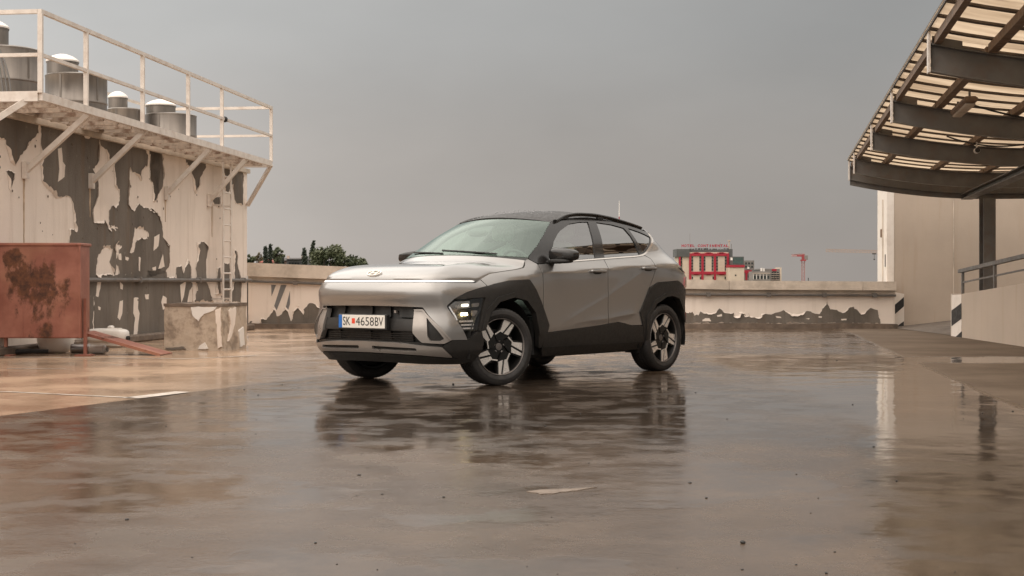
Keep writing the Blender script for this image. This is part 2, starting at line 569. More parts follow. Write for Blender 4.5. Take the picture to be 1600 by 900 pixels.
def panel(name, poly, material, parent, holes=(), off=0.0, thick=0.02, res=0.04, fn=car_body, fillet=0.012, cuts=()):
    poly = corner_round(poly, fillet) if fillet else poly
    holes = [corner_round(h, fillet) if fillet else h for h in holes]
    v2, tris, bd = cdt(poly, holes, res, cuts)
    s, z = v2[:, 0], v2[:, 1]
    P = fn(s, z)
    h = 4e-3
    N = np.cross(fn(s + h, z) - fn(s - h, z), fn(s, z + h) - fn(s, z - h))
    N /= np.linalg.norm(N, axis=1)[:, None] + 1e-12
    V = P + N * off
    n0 = len(V)
    vs = [tuple(v) for v in V]
    fs = [tuple(t) for t in tris]
    ln = [tuple(N[i]) for t in tris for i in t]
    low = {}
    for a, b in bd:
        for i in (a, b):
            if i not in low:
                low[i] = len(vs)
                vs.append(tuple(V[i] - N[i] * thick))
        f = (a, low[a], low[b], b)
        fs.append(f)
        A, B, D = (np.array(vs[f[0]]), np.array(vs[f[1]]), np.array(vs[f[3]]))
        nn = np.cross(B - A, D - A)
        nn = nn / (np.linalg.norm(nn) + 1e-12)
        ln += [tuple(nn)] * 4
    me = bpy.data.meshes.new(name)
    me.from_pydata(vs, [], fs)
    me.materials.append(material)
    me.update()
    me.polygons.foreach_set('use_smooth', [True] * len(me.polygons))
    me.normals_split_custom_set(ln)
    return link(bpy.data.objects.new(name, me), parent)

def both(name, poly, material, parent, holes=(), **k):
    a = panel(name, poly, material, parent, holes, **k)
    k['cuts'] = [[(-x, y) for x, y in q] for q in k.get('cuts', ())]
    b = panel(name, [(-x, y) for x, y in poly], material, parent, [[(-x, y) for x, y in h] for h in holes], **k)
    return a, b

def sym(half):
    """half outline, s from 0 (top) out and back to 0 (bottom) -> closed symmetric polygon"""
    return half + [(-x, y) for x, y in reversed(half) if abs(x) > 1e-6]

def resample(P, n):
    P = np.array(P, float)
    d = np.concatenate([[0], np.cumsum(np.linalg.norm(np.diff(P, axis=0), axis=1))])
    t = np.linspace(0, d[-1], n)
    # smooth interpolation through the points
    out = np.stack([np.interp(t, d, P[:, k]) for k in range(P.shape[1])], 1)
    for _ in range(2):
        o = out.copy()
        o[1:-1] = .25 * out[:-2] + .5 * out[1:-1] + .25 * out[2:]
        out = o
    return out

def coons(name, bottom, top, left, right, material, parent, extra=None, thick=0.02, flip=False):
    """bottom/top: nu x 3, left/right: nv x 3 boundary curves"""
    nu, nv = len(bottom), len(left)
    u = np.linspace(0, 1, nu)[None, :, None]
    v = np.linspace(0, 1, nv)[:, None, None]
    P = (1 - v) * bottom[None] + v * top[None] + (1 - u) * left[:, None] + u * right[:, None]
    P -= (1 - u) * (1 - v) * bottom[0] + u * (1 - v) * bottom[-1] + (1 - u) * v * top[0] + u * v * top[-1]
    if extra is not None:
        P = P + extra(u, v)
    V = [tuple(p) for p in P.reshape(-1, 3)]
    Fc = [(j * nu + i, j * nu + i + 1, (j + 1) * nu + i + 1, (j + 1) * nu + i) for j in range(nv - 1) for i in range(nu - 1)]
    ring = [i for i in range(nu)] + [j * nu + nu - 1 for j in range(1, nv)] + [(nv - 1) * nu + i for i in range(nu - 2, -1, -1)] + [j * nu for j in range(nv - 2, 0, -1)]
    low = {}
    for i in ring:
        low[i] = len(V)
        p = V[i]
        V.append((p[0], p[1], p[2] - thick))
    for k, i in enumerate(ring):
        j = ring[(k + 1) % len(ring)]
        Fc.append((i, low[i], low[j], j))
    if flip:
        Fc = [f[::-1] for f in Fc]
    return make(name, V, Fc, material, parent, 40)

def text_mesh(name, body, material, parent, T, w, h, extrude=0.0006, bold=0.012):
    """flat lettering scaled to w x h, lower-left at the origin of T"""
    cu = bpy.data.curves.new(name, 'FONT')
    cu.body = body
    cu.extrude = 0.001
    cu.offset = bold
    ob = bpy.data.objects.new(name, cu)
    COL.objects.link(ob)
    bpy.context.view_layer.update()
    me = bpy.data.meshes.new_from_object(ob.evaluated_get(bpy.context.evaluated_depsgraph_get()))
    bpy.data.objects.remove(ob)
    bpy.data.curves.remove(cu)
    co = np.array([v.co[:] for v in me.vertices])
    lo, hi = co.min(0), co.max(0)
    co = (co - lo) / np.where(hi - lo > 1e-9, hi - lo, 1) * np.array([w, h, extrude])
    V = [T @ Vector(c) for c in co]
    for v, q in zip(me.vertices, V):
        v.co = q
    me.materials.clear()
    me.materials.append(material)
    me.name = name
    return link(bpy.data.objects.new(name, me), parent)

def on_body(s, z, off=0.0, fn=car_body):
    s_, z_, h = np.array([s]), np.array([z]), 4e-3
    P = fn(s_, z_)
    a = (fn(s_ + h, z_) - fn(s_ - h, z_))[0]
    b = (fn(s_, z_ + h) - fn(s_, z_ - h))[0]
    n = np.cross(a, b)
    n /= np.linalg.norm(n)
    a /= np.linalg.norm(a)
    p = P[0] + n * off
    b = np.cross(n, a)
    return Vector(p), Matrix(((a[0], b[0], n[0], p[0]), (a[1], b[1], n[1], p[1]), (a[2], b[2], n[2], p[2]), (0, 0, 0, 1)))

# ------------------------------------------------------------------ wheel
def make_wheel(car, x, side, steer):
    T = Matrix(((-1, 0, 0, 0), (0, 0, 1, 0), (0, 1, 0, 0), (0, 0, 0, 1)))
    mb = MB()
    mb.lathe([(.252, .098), (.246, .085), (.236, .02), (.225, -.03), (.12, -.045), (.02, -.045)], 56, 'y')
    mb.lathe([(.236, -.10), (.252, -.10)], 40, 'y')
    mb.lathe([(.10, .035), (.095, .058), (.07, .066), (.035, .066), (.0, .066)], 40, 'y')
    w = mb.build('wheel', M['spokeb'], car)
    w.location = (x, .788 * side, .347)
    w.rotation_euler = (0, 0, steer + (math.pi if side < 0 else 0))
    # tyre with grooves and a bulged wall
    pr = [(.256, -.100), (.268, -.112), (.290, -.1175), (.315, -.1165), (.332, -.110), (.342, -.099), (.3455, -.085)]
    for g in (-.055, -.018, .018, .055):
        pr += [(.347, g - .007), (.339, g - .005), (.339, g + .005), (.347, g + .007)]
    pr += [(.3455, .085), (.342, .099), (.332, .110), (.315, .1165), (.300, .1172), (.297, .1185), (.293, .1185), (.290, .1175), (.268, .112), (.256, .100), (.252, .094)]
    mb = MB()
    mb.lathe(pr, 80, 'y')
    for k in range(64):      # shoulder blocks
        a = 2 * math.pi * k / 64
        for sg in (-1, 1):
            mb.bar((.3455 * math.sin(a), .088 * sg, .3455 * math.cos(a)), (.335 * math.sin(a), .108 * sg, .335 * math.cos(a)), .010, .006, (math.sin(a), 0, math.cos(a)))
    mb.build('tyre', M['rubber'], w)
    mb = MB()
    mb.lathe([(.2565, .096), (.2565, .104), (.253, .107), (.248, .105), (.246, .095)], 64, 'y')
    mb.build('rim_ring', M['disc'], w, 50)
    pol = lambda L: [(r * math.cos(R(a)), r * math.sin(R(a))) for r, a in L]
    for k in range(5):
        b = -4 + 72 * k
        mb = MB()
        mb.cur = 0
        mb.prism(pol([(.06, b + 48), (.125, b + 44), (.155, b + 25), (.249, b + 14), (.249, b - 21), (.14, b - 24), (.06, b + 2)]), .045, .080, T)
        mb.cur = 1
        mb.prism(pol([(.137, b + 21), (.2465, b + 10.5), (.2465, b - 6.5), (.128, b + 9)]), .080, .087, T)
        mb.prism(pol([(.124, b + 1), (.2465, b - 11.2), (.2465, b - 17), (.136, b - 20)]), .080, .087, T)
        mb.prism(pol([(.118, b + 46), (.146, b + 14), (.153, b + 17), (.129, b + 47)]), .080, .086, T)
        mb.build('spoke', [M['spokeb'], M['alloy']], w, 20)
    mb = MB()
    for k in range(5):
        a = R(20 + 72 * k)
        mb.lathe([(.012, .055), (.012, .074), (.009, .077), (.0, .077)], 10, 'y', (.057 * math.cos(a), 0, .057 * math.sin(a)))
    mb.build('wheel_bolts', M['disc'], w)
    mb = MB()
    mb.lathe([(.033, .066), (.032, .070), (.0, .072)], 24, 'y')
    mb.build('hub_cap', M['disc'], w)
    mb = MB()
    mb.lathe([(.155, -.035), (.155, -.022), (.06, -.022)], 40, 'y')
    mb.box((-.17, -.055, -.08), (-.10, .02, .08))
    mb.build('brake_disc', M['disc'], w)
    return w

def build_car():
    yaw = math.atan2(-.782, -.6226)
    car = empty('parked_car', (.055, 14.33, 0), yaw,
                'warm grey crossover car with black roof parked at an angle on the wet deck', 'car')
    P = M['paint']
    # ---- front end
    both_top = [(0, .9225), (.6, .9215), (1.16, .9175), (1.235, .945), (1.29, .893)]
    half = both_top + [(1.187, .8745), (1.038, .8385), (.912, .785), (.831, .718), (.962, .470), (.985, .424), (.825, .424), (.62, .708), (.4, .714), (0, .718)]
    panel('front_bumper', sym(half), P, car, res=.04, thick=.03)
    panel('light_bar', sym([(0, .9455), (1.13, .9435), (1.158, .937), (1.158, .933), (1.13, .930), (0, .932)]), M['drl'], car, off=-.004, thick=.012, res=.05, fillet=0)
    panel('light_bar_surround', sym([(0, .958), (1.2, .956), (1.228, .948), (1.19, .924), (1.15, .917), (0, .918)]), M['dark'], car, off=-.014, thick=.02, res=.05, fillet=0)
    # grille opening
    gp = sym([(0, .722), (.4, .72), (.63, .715), (.835, .424), (.775, .366), (.56, .37), (0, .392)])
    grille = panel('grille', gp, M['dark'], car, off=-.075, thick=.02, res=.05)
    panel('grille_bar', sym([(0, .612), (.535, .608), (.528, .50), (0, .506)]), M['clad'], grille, off=-.018, thick=.05)
    for a, b in ((-.43, -.33), (-.25, .02), (.12, .24), (.34, .50)):
        panel('grille_block', [(a, .708), (b, .708), (b, .63), (a, .63)], M['dark'], grille, off=-.05, thick=.03)
        panel('grille_block', [(a, .495), (b, .495), (b, .40), (a, .40)], M['dark'], grille, off=-.055, thick=.03)
    for zz in (.472, .452, .432, .412):
        panel('grille_slat', [(-.50, zz + .004), (.50, zz + .004), (.50, zz - .003), (-.50, zz - .003)], M['clad'], grille, off=-.042, thick=.02, res=.08, fillet=0)
    panel('radar_sensor', [(.295, .682), (.318, .682), (.318, .66), (.295, .66)], M['silver'], grille, off=-.03, thick=.03, res=.02, fillet=.003)
    # silver corner brackets
    ob = [(.537, .690), (.625, .690), (.826, .424), (.765, .392), (.612, .402), (.532, .488)]
    ih = [(.652, .622), (.772, .432), (.735, .414), (.672, .416), (.655, .46)]
    for br in both('corner_bracket', ob, M['silver'], car, [ih], off=.002, thick=.05, res=.03):
        pass
    both('bracket_inset', [(x, y) for x, y in ih], M['clad'], car, off=-.03, thick=.02, res=.03)
    both('bracket_edge', [(.537, .690), (.625, .690), (.826, .424), (.812, .424), (.618, .676), (.548, .676)], M['silver'], car, off=.012, thick=.02, res=.03, fillet=.004)
    # skid plate and lip
    hole = [(.072, .365), (.55, .355), (.562, .345), (.556, .327), (.072, .332)]
    panel('skid_plate', sym([(0, .402), (.3, .397), (.557, .380), (.752, .361), (.83, .275), (.78, .278), (.59, .297), (.3, .305), (0, .308)]), M['silver'], car,
          [hole, [(-x, y) for x, y in hole]], off=.008, thick=.03, res=.03)
    panel('bumper_recess', sym([(0, .41), (.6, .40), (.8, .37), (.8, .24), (0, .25)]), M['dark'], car, off=-.02, thick=.02, res=.05)
    panel('bumper_lip', sym([(0, .298), (.59, .287), (.78, .268), (.90, .262), (.93, .212), (.6, .214), (0, .225)]), M['clad'], car, off=.006, thick=.05, res=.04)
    both('bumper_corner', [(.826, .418), (.985, .420), (1.115, .490), (1.17, .492), (1.205, .40), (1.17, .30), (1.10, .235), (.92, .215), (.90, .262), (.835, .276), (.756, .362), (.772, .382)],
         M['clad'], car, off=.006, thick=.03, res=.035)
    # headlights
    hl = [(.836, .718), (.931, .776), (1.236, .786), (1.122, .497), (.962, .497)]
    for sg in (1, -1):
        m_ = lambda L: [(x * sg, y) for x, y in L]
        h = panel('headlight', m_(hl), M['dark'], car, off=-.055, thick=.01, res=.04)
        panel('lens', m_(hl), M['lens'], h, off=-.003, thick=.004, res=.04)
        panel('reflector', m_([(.87, .716), (.94, .762), (1.10, .765), (1.10, .705), (.99, .70), (.92, .66)]), M['chrome'], h, off=-.045, thick=.01, res=.03)
        panel('led_strip', m_([(.862, .712), (.872, .716), (.915, .640), (.92, .60), (.912, .60), (.902, .636)]), M['drl'], h, off=-.02, thick=.01, res=.02, fillet=0)
        for a, b, q in (((1.015, 1.075), (.716, .738), 'led'), ((.99, 1.015), (.640, .664), 'led2'), ((1.03, 1.055), (.640, .664), 'led2')):
            panel('lamp', m_([(a[0], b[1]), (a[1], b[1]), (a[1], b[0]), (a[0], b[0])]), M[q], h, off=-.03, thick=.02, res=.02, fillet=.006)
        panel('reflector', m_([(1.12, .742), (1.2, .745), (1.19, .712), (1.12, .71)]), M['silver'], h, off=-.03, thick=.02, res=.03)
        panel('reflector', m_([(1.11, .68), (1.175, .68), (1.16, .63), (1.11, .63)]), M['silver'], h, off=-.03, thick=.02, res=.03)
        for q in range(3):
            zz = .595 - .032 * q
            panel('light_stripe', m_([(.932 + .011 * q, zz), (1.11 - .012 * q, zz), (1.108 - .012 * q, zz - .015), (.936 + .011 * q, zz - .015)]), M['alloy'], h, off=-.02, thick=.03, res=.03, fillet=.002)
    # ---- hood
    a = np.linspace(-1.222, 1.222, 49)
    front = car_body(a, np.full(49, .957) - .002 * (np.abs(a) / 1.222) ** 2)
    sd_sz = np.array([(1.222, .955), (1.30, .978), (1.406, 1.006), (1.598, 1.027), (1.75, 1.043), (1.862, 1.062), (1.905, 1.095), (1.934, 1.126)])
    sr = resample(sd_sz, 40)
    lf = car_body(sr[:, 0], sr[:, 1])
    rt = lf * [1, -1, 1]
    x_ = np.linspace(-1, 1, 49)
    e = lf[-1]
    rear = np.stack([e[0] + (1.13 - e[0]) * (1 - np.abs(x_) ** 2.2), e[1] * x_, e[2] + (1.176 - e[2]) * (1 - np.abs(x_) ** 2.4)], 1)
    rear = rear[::1]
    coons('hood', front, rear, rt, lf, P, car, thick=.025,
          extra=lambda u, v: np.concatenate([0 * u * v, 0 * u * v, (.221 * (v ** .57 - v)) * (1 - np.abs(2 * u - 1) ** 7) + .011 * np.exp(-((np.abs(2 * u - 1) - .62) / .08) ** 2) * np.sin(np.pi * v) ** .7], -1))
    # emblem: oval ring and a slanted letter H lying on the hood nose
    ez = 1.003
    EM = Matrix.Translation((2.064, 0, 1.004)) @ Matrix(((0, -.84, .545, 0), (1, 0, 0, 0), (0, .545, .84, 0), (0, 0, 0, 1)))
    mb = MB()
    ring = [(.085 * math.cos(t), .043 * math.sin(t)) for t in np.linspace(0, 2 * math.pi, 40, endpoint=False)]
    inn = [(.072 * math.cos(t), .033 * math.sin(t)) for t in np.linspace(0, 2 * math.pi, 40, endpoint=False)]
    for i in range(40):
        j = (i + 1) % 40
        mb.prism([ring[i], ring[j], inn[j], inn[i]], -.012, .008, EM)
    for sx in (-1, 1):
        mb.prism([(sx * .034 - .018, -.031), (sx * .034 - .002, -.031), (sx * .034 + .018, .031), (sx * .034 + .002, .031)], -.012, .007, EM)
    mb.prism([(-.034, -.010), (.030, .000), (.034, .010), (-.030, .000)], -.012, .007, EM)
    mb.build('emblem', M['plate'], car)
    # ---- side panels
    ff = [(1.298, .890), (1.243, .950), (1.31, .972), (1.406, .999), (1.598, 1.021), (1.752, 1.037), (1.872, 1.056), (1.915, 1.088), (1.945, 1.128), (1.985, 1.138), (2.08, 1.092),
          (2.077, 1.0), (2.078, .70), (2.04, .753), (1.968, .86), (1.873, .950), (1.60, .941), (1.383, .910)]
    both('front_fender', ff, P, car, res=.04)
    fd = [(2.086, 1.090), (2.25, 1.098), (2.78, 1.128), (3.163, 1.150), (3.150, 1.07), (3.130, 1.015), (3.130, .514), (2.9, .498), (2.138, .457), (2.163, .523), (2.10, .655), (2.086, .69), (2.085, 1.0)]
    CUT1 = [[(x, y + o) for x, y in [(2.15, .475), (2.335, .525), (2.6, .613), (2.862, .70), (3.12, .785)]] for o in (-.03, -.010, 0, .010, .03)] + [[(x, y + o) for x, y in [(2.6, .53), (2.778, .545), (3.12, .5612)]] for o in (-.010, 0, .012)]
    CUT2 = [[(x, y + o) for x, y in [(3.145, .793), (3.4, .897), (3.706, 1.019), (3.818, 1.07), (3.88, 1.10)]] for o in (-.03, -.010, 0, .010, .03)] + [[(x, y + o) for x, y in [(3.145, .5625), (3.35, .582), (3.552, .602), (3.66, .608)]] for o in (-.010, 0, .012)]
    d1 = both('front_door', fd, P, car, res=.035, cuts=CUT1)
    rd = [(3.170, 1.151), (3.76, 1.184), (3.90, 1.200), (3.975, 1.165), (3.984, 1.072), (3.925, .97), (3.860, .868), (3.742, .685), (3.694, .627), (3.745, .487), (3.548, .491), (3.42, .514), (3.305, .530), (3.137, .516), (3.137, 1.015), (3.157, 1.07)]
    d2 = both('rear_door', rd, P, car, res=.035, cuts=CUT2)
    qp = [(3.912, 1.205), (3.965, 1.230), (4.12, 1.294), (4.285, 1.356), (4.38, 1.395), (4.46, 1.432), (4.475, 1.40), (4.50, 1.34), (4.635, 1.197), (4.665, 1.085), (4.635, .97), (4.62, .868), (4.411, .942), (4.2, .932), (4.009, .924), (3.868, .868), (3.933, .97), (3.992, 1.072), (3.983, 1.168)]
    both('quarter_panel', qp, P, car, res=.035)
    q4 = panel('fuel_flap', [(-4.07, 1.06), (-4.23, 1.06), (-4.23, .97), (-4.07, .97)], P, car, off=.001, thick=.003, res=.04, fillet=.03)
    # cladding
    fa = [(.912, .781), (1.038, .834), (1.187, .870), (1.383, .906), (1.60, .937), (1.873, .946), (1.962, .856), (2.036, .752), (2.10, .640), (2.160, .523), (2.134, .455), (2.09, .38), (2.06, .32),
          (2.02, .32), (1.996, .438), (1.938, .641), (1.808, .755), (1.626, .787), (1.416, .748), (1.285, .651), (1.205, .50), (1.13, .494), (1.243, .790), (.931, .781)]
    both('wheel_arch_trim', fa, M['clad'], car, off=.012, thick=.045, res=.03, fillet=.008)
    ra = [(3.742, .483), (3.692, .627), (3.739, .679), (3.858, .861), (4.009, .920), (4.2, .928), (4.411, .938), (4.61, .864), (4.74, .80), (4.78, .62), (4.76, .45), (4.74, .33), (4.62, .30), (4.590, .493),
          (4.535, .625), (4.411, .751), (4.28, .778), (4.154, .769), (3.967, .698), (3.836, .547), (3.842, .31), (3.79, .30)]
    both('wheel_arch_trim', ra, M['clad'], car, off=.012, thick=.045, res=.03, fillet=.008)
    both('arch_lip', [(1.205, .50), (1.285, .651), (1.416, .749), (1.626, .788), (1.808, .756), (1.938, .642), (1.996, .438), (2.045, .44), (1.985, .665), (1.84, .795), (1.626, .832), (1.39, .792), (1.245, .682), (1.165, .505)][::-1], M['clad'], car, off=.024, thick=.03, res=.03, fillet=.004)
    both('arch_lip', [(3.842, .33), (3.836, .547), (3.967, .699), (4.154, .770), (4.28, .779), (4.411, .752), (4.535, .626), (4.590, .493), (4.635, .50), (4.575, .65), (4.43, .795), (4.28, .823), (4.14, .813), (3.935, .737), (3.792, .56), (3.797, .34)][::-1], M['clad'], car, off=.024, thick=.03, res=.03, fillet=.004)
    sl = [(2.132, .452), (2.9, .494), (3.09, .507), (3.305, .525), (3.42, .509), (3.548, .485), (3.738, .481), (3.786, .31), (3.78, .243), (2.6, .236), (2.125, .241), (2.075, .31), (2.09, .375)]
    both('sill_trim', sl, M['clad'], car, off=.010, thick=.04, res=.04)
    both('sill_step', [(2.10, .325), (3.79, .322), (3.785, .312), (2.10, .315)], M['dark'], car, off=.012, thick=.01, res=.06, fillet=0)
    # ---- black glasshouse frame with its windows
    fw = [(2.285, 1.135), (2.358, 1.236), (2.425, 1.318), (2.545, 1.392), (2.666, 1.437), (2.871, 1.498), (3.067, 1.523), (3.205, 1.529), (3.146, 1.413), (3.04, 1.160), (2.78, 1.146)]
    rw = [(3.335, 1.529), (3.59, 1.513), (3.785, 1.484), (3.828, 1.400), (3.838, 1.301), (3.83, 1.206), (3.74, 1.198), (3.195, 1.170)]
    qw = [(3.872, 1.484), (4.079, 1.450), (4.325, 1.400), (4.117, 1.316), (3.96, 1.254), (3.905, 1.232), (3.90, 1.30), (3.885, 1.40)]
    outer = [(1.985, 1.148), (2.09, 1.245), (2.197, 1.332), (2.35, 1.425), (2.503, 1.503), (2.619, 1.527), (2.77, 1.542), (2.932, 1.553), (3.25, 1.578), (3.57, 1.553), (3.907, 1.512), (4.205, 1.468), (4.45, 1.440),
             (4.38, 1.399), (4.285, 1.361), (4.12, 1.299), (3.96, 1.236), (3.905, 1.210), (3.76, 1.191), (3.165, 1.158), (2.783, 1.136), (2.3, 1.107), (2.10, 1.098), (2.04, 1.118)]
    both('window_frame', outer, M['black'], car, [fw, rw, qw], off=0, thick=.02, res=.035, fillet=.01)
    g1 = both('front_side_window', fw, M['glass_s'], car, off=-.008, thick=.004, res=.05, fillet=.01)
    g2 = both('rear_side_window', rw, M['glass_d'], car, off=-.008, thick=.004, res=.05, fillet=.01)
    g3 = both('quarter_window', qw, M['glass_d'], car, off=-.008, thick=.004, res=.05, fillet=.01)
    # chrome belt strip
    for sg in (1, -1):
        pts = resample([(2.28, 1.107), (2.783, 1.133), (3.165, 1.155), (3.5, 1.174), (3.76, 1.187), (3.905, 1.206), (3.98, 1.238), (4.12, 1.297), (4.285, 1.358), (4.40, 1.402), (4.455, 1.432)], 60)
        w_ = np.interp(np.arange(60), [0, 40, 52, 59], [.006, .006, .012, .018])
        up = [(p[0] * sg, p[1] + w) for p, w in zip(pts, w_)]
        dn = [(p[0] * sg, p[1] - w) for p, w in zip(pts, w_)]
        panel('belt_trim', up + dn[::-1], M['chrome'], car, off=.006, thick=.012, res=.05, fillet=0)
    # ---- windscreen, roof, rails
    ws_sz = resample([(1.990, 1.160), (2.09, 1.250), (2.199, 1.336), (2.35, 1.428), (2.503, 1.506)], 20)
    L = car_body(ws_sz[:, 0], ws_sz[:, 1])
    Rr = L * [1, -1, 1]
    x_ = np.linspace(-1, 1, 41)
    def arc(e, cx, cz):
        return np.stack([e[0] + (cx - e[0]) * (1 - x_ ** 2), e[1] * x_, e[2] + (cz - e[2]) * (1 - x_ ** 2)], 1)
    wb, wt = arc(L[0], 1.10, 1.183), arc(L[-1], .37, 1.556)
    wm = lambda u, v: np.concatenate([0 * u * v, 0 * u * v, .03 * np.sin(np.pi * v) * (1 - np.abs(2 * u - 1) ** 4)], -1)
    ws = coons('windscreen', wb, wt, Rr, L, M['glass_w'], car, extra=wm, thick=.006)
    # black sensor housing and shade band behind the glass
    mb = MB()
    mb.prism([(.47, -.15), (.47, .15), (.60, .11), (.70, .05), (.70, -.05), (.60, -.11)], 0, .03, Matrix.Translation((0, 0, 1.49)) @ Matrix.Rotation(R(25), 4, 'Y') @ Matrix.Translation((-.47, 0, -.02)) @ Matrix.Translation((.42, 0, 0)))
    mb.blob((.62, .0, 1.40), (.03, .12, .035))
    mb.build('mirror_housing', M['dark'], car)
    ro = resample([(2.503, 1.506), (2.619, 1.530), (2.77, 1.545), (2.932, 1.556), (3.25, 1.580), (3.57, 1.556), (3.907, 1.515), (4.205, 1.471), (4.45, 1.442)], 40)
    Lr = car_body(ro[:, 0], ro[:, 1])
    coons('roof', arc(Lr[0], .385, 1.560), arc(Lr[-1], -1.62, 1.50), Lr * [1, -1, 1], Lr, M['roofb'], car, thick=.03,
          extra=lambda u, v: np.concatenate([0 * u * v, 0 * u * v, .026 * np.sin(np.pi * v) * (1 - np.abs(2 * u - 1) ** 5)], -1))
    # rain drops on the roof
    rnd = random.Random(3)
    mb = MB()
    for _ in range(420):
        k = rnd.random()
        xx = .2 - 1.4 * k
        yy = rnd.uniform(-.5, .5)
        zz = np.interp(xx, [-1.6, -1, -.5, 0, .385], [1.50, 1.586, 1.636, 1.652, 1.56]) - .075 * (abs(yy) / .56) ** 2
        r = rnd.uniform(.004, .010)
        mb.blob((xx, yy, zz), (r, r, r * .8), 2, 6, 4)
    dr = mb.build('rain_drops', M['lens'], car)
    dr['kind'] = 'stuff'
    for sg in (1, -1):
        rp = resample([(.17, 1.522), (.08, 1.556), (-.02, 1.582), (-.21, 1.608), (-.5, 1.610), (-.81, 1.586), (-1.04, 1.552), (-1.22, 1.525), (-1.36, 1.498)], 30)
        mb = MB()
        yy = np.interp(rp[:, 0], [-1.33, -.8, 0, .13], [.585, .575, .575, .60])
        for k, dz in ((-.009, 0), (.009, 0), (0, -.014)):
            mb.tube([(p[0], (y + k) * sg, p[1] + dz) for p, y in zip(rp, yy)], .013, 8)
        for xx, zz in ((-.02, 1.575), (-.62, 1.59), (-1.2, 1.53)):
            mb.box((xx - .05, (.575 * sg) - .012, zz - .03), (xx + .05, (.575 * sg) + .012, zz - .004))
        mb.build('roof_rail', M['black'], car)
    # cowl and wipers
    cw0 = rear.copy()
    cw0[:, 2] -= .018
    cw0[:, 0] -= .006
    i41 = np.linspace(0, 48, 41)
    cw0 = np.stack([np.interp(i41, np.arange(49), cw0[:, k]) for k in range(3)], 1)
    cw1 = wb.copy()
    cw1[:, 2] += .002
    cw1[:, 0] -= .02
    sd0 = np.stack([cw0[-1] * (1 - t) + cw1[-1] * t for t in np.linspace(0, 1, 4)])
    coons('cowl', cw0, cw1, sd0 * [1, -1, 1], sd0, M['dark'], car, thick=.03)
    for y0, y1 in ((.52, -.10), (-.05, -.62)):
        mb = MB()
        f_ = lambda y: (1.10 - .26 * (y / .77) ** 2, y, 1.183 - .02 * (y / .77) ** 2)
        pts = [Vector(f_(y0 + (y1 - y0) * t)) + Vector((-.015 - .05 * t, 0, .016 + .03 * t)) for t in np.linspace(0, 1, 8)]
        mb.tube(pts, .008, 6)
        mb.build('wiper', M['dark'], car)
    # ---- door handles
    for (da, db), s0, z0 in ((d1, 2.955, 1.028), (d2, 3.845, 1.063)):
        for d_, sg in ((da, 1), (db, -1)):
            p, T = on_body(s0 * sg, z0)
            mb = MB()
            mb.blob((0, 0, .0), (.075, .026, .004), 3, T=T)
            mb.build('handle_recess', M['dark'], d_)
            mb = MB()
            mb.blob((0, .003, .030), (.125, .0135, .012), 3.4, 24, 10, T=T)
            mb.blob((-.105, .002, .015), (.02, .014, .02), 3, T=T)
            mb.blob((.105, .002, .015), (.02, .014, .02), 3, T=T)
            mb.build('door_handle', P, d_)
    # ---- mirrors
    for sg in (1, -1):
        mb = MB()
        T = Matrix.Translation((.54, .965 * sg, 1.182)) @ Matrix.Rotation(R(-16 * sg), 4, 'Z')
        V0 = len(mb.v)
        mb.blob((0, 0, 0), (.095, .150, .070), 3.0, 28, 16)
        for i in range(V0, len(mb.v)):
            x, y, z = mb.v[i]
            y *= sg
            tz = (y * sg + .15) / .30          # 0 at the door, 1 at the tip
            z = z * (1.0 - .28 * tz) - .012 * tz + (.008 if z > 0 else 0)
            x = x * (1 - .25 * tz) - .05 * tz ** 2
            mb.v[i] = tuple(T @ Vector((x, y * (1 if sg > 0 else 1), z)))
        if sg < 0:
            mb.f = [f[::-1] for f in mb.f]
        mir = mb.build('side_mirror', M['black'], car)
        mb = MB()
        mb.box((.48, .80 if sg > 0 else -.93, 1.098), (.60, .93 if sg > 0 else -.80, 1.128), bev=.01)
        mb.blob((.545, .945 * sg, 1.122), (.075, .125, .022), 3)
        mb.build('mirror_foot', M['dark'], mir)
        mb = MB()
        mb.blob((.46, .95 * sg, 1.18), (.012, .11, .052), 4)
        mb.build('mirror_glass', M['chrome'], mir)
    # ---- tail
    tg = [(-.93, 1.19), (-.80, 1.155), (.80, 1.155), (.93, 1.19), (.955, 1.08), (.93, .97), (.86, .80), (.78, .66), (-.78, .66), (-.86, .80), (-.93, .97), (-.955, 1.08)]
    panel('tailgate', [(x * .97, y) for x, y in tg], P, car, fn=car_tail, res=.05)
    panel('rear_window', [(-.93, 1.20), (-.83, 1.165), (.83, 1.165), (.93, 1.20), (1.08, 1.42), (.98, 1.49), (0, 1.50), (-.98, 1.49), (-1.08, 1.42)], M['glass_d'], car, fn=car_tail, off=-.004, thick=.004, res=.05)
    panel('rear_bumper', [(-.83, .655), (.83, .655), (.86, .62), (.86, .30), (.8, .24), (-.8, .24), (-.86, .30), (-.86, .62)], M['clad'], car, fn=car_tail, off=.01, thick=.03, res=.05)
    panel('tail_light_bar', [(-.9, 1.04), (.9, 1.04), (.9, 1.018), (-.9, 1.018)], M['tail'], car, fn=car_tail, off=.006, thick=.01, res=.06, fillet=0)
    for sg in (1, -1):
        panel('tail_light', [(x * sg, y) for x, y in [(.87, .98), (.985, .98), (1.02, .865), (.90, .865)]], M['tail'], car, fn=car_tail, off=.012, thick=.02, res=.04)
        panel('tail_lamp_strip', [(x * sg, y) for x, y in [(4.50, 1.078), (4.66, 1.07), (4.655, 1.035), (4.56, 1.04)]], M['dark'], car, off=.004, thick=.01, res=.03, fillet=.004)
        panel('rear_reflector', [(x * sg, y) for x, y in [(.80, .60), (.84, .60), (.84, .5), (.80, .5)]], M['tail'], car, fn=car_tail, off=.02, thick=.02, res=.03, fillet=.004)
    mb = MB()
    e0 = Lr[-1]
    xs = np.linspace(-1, 1, 21)
    V, Fc = [], []
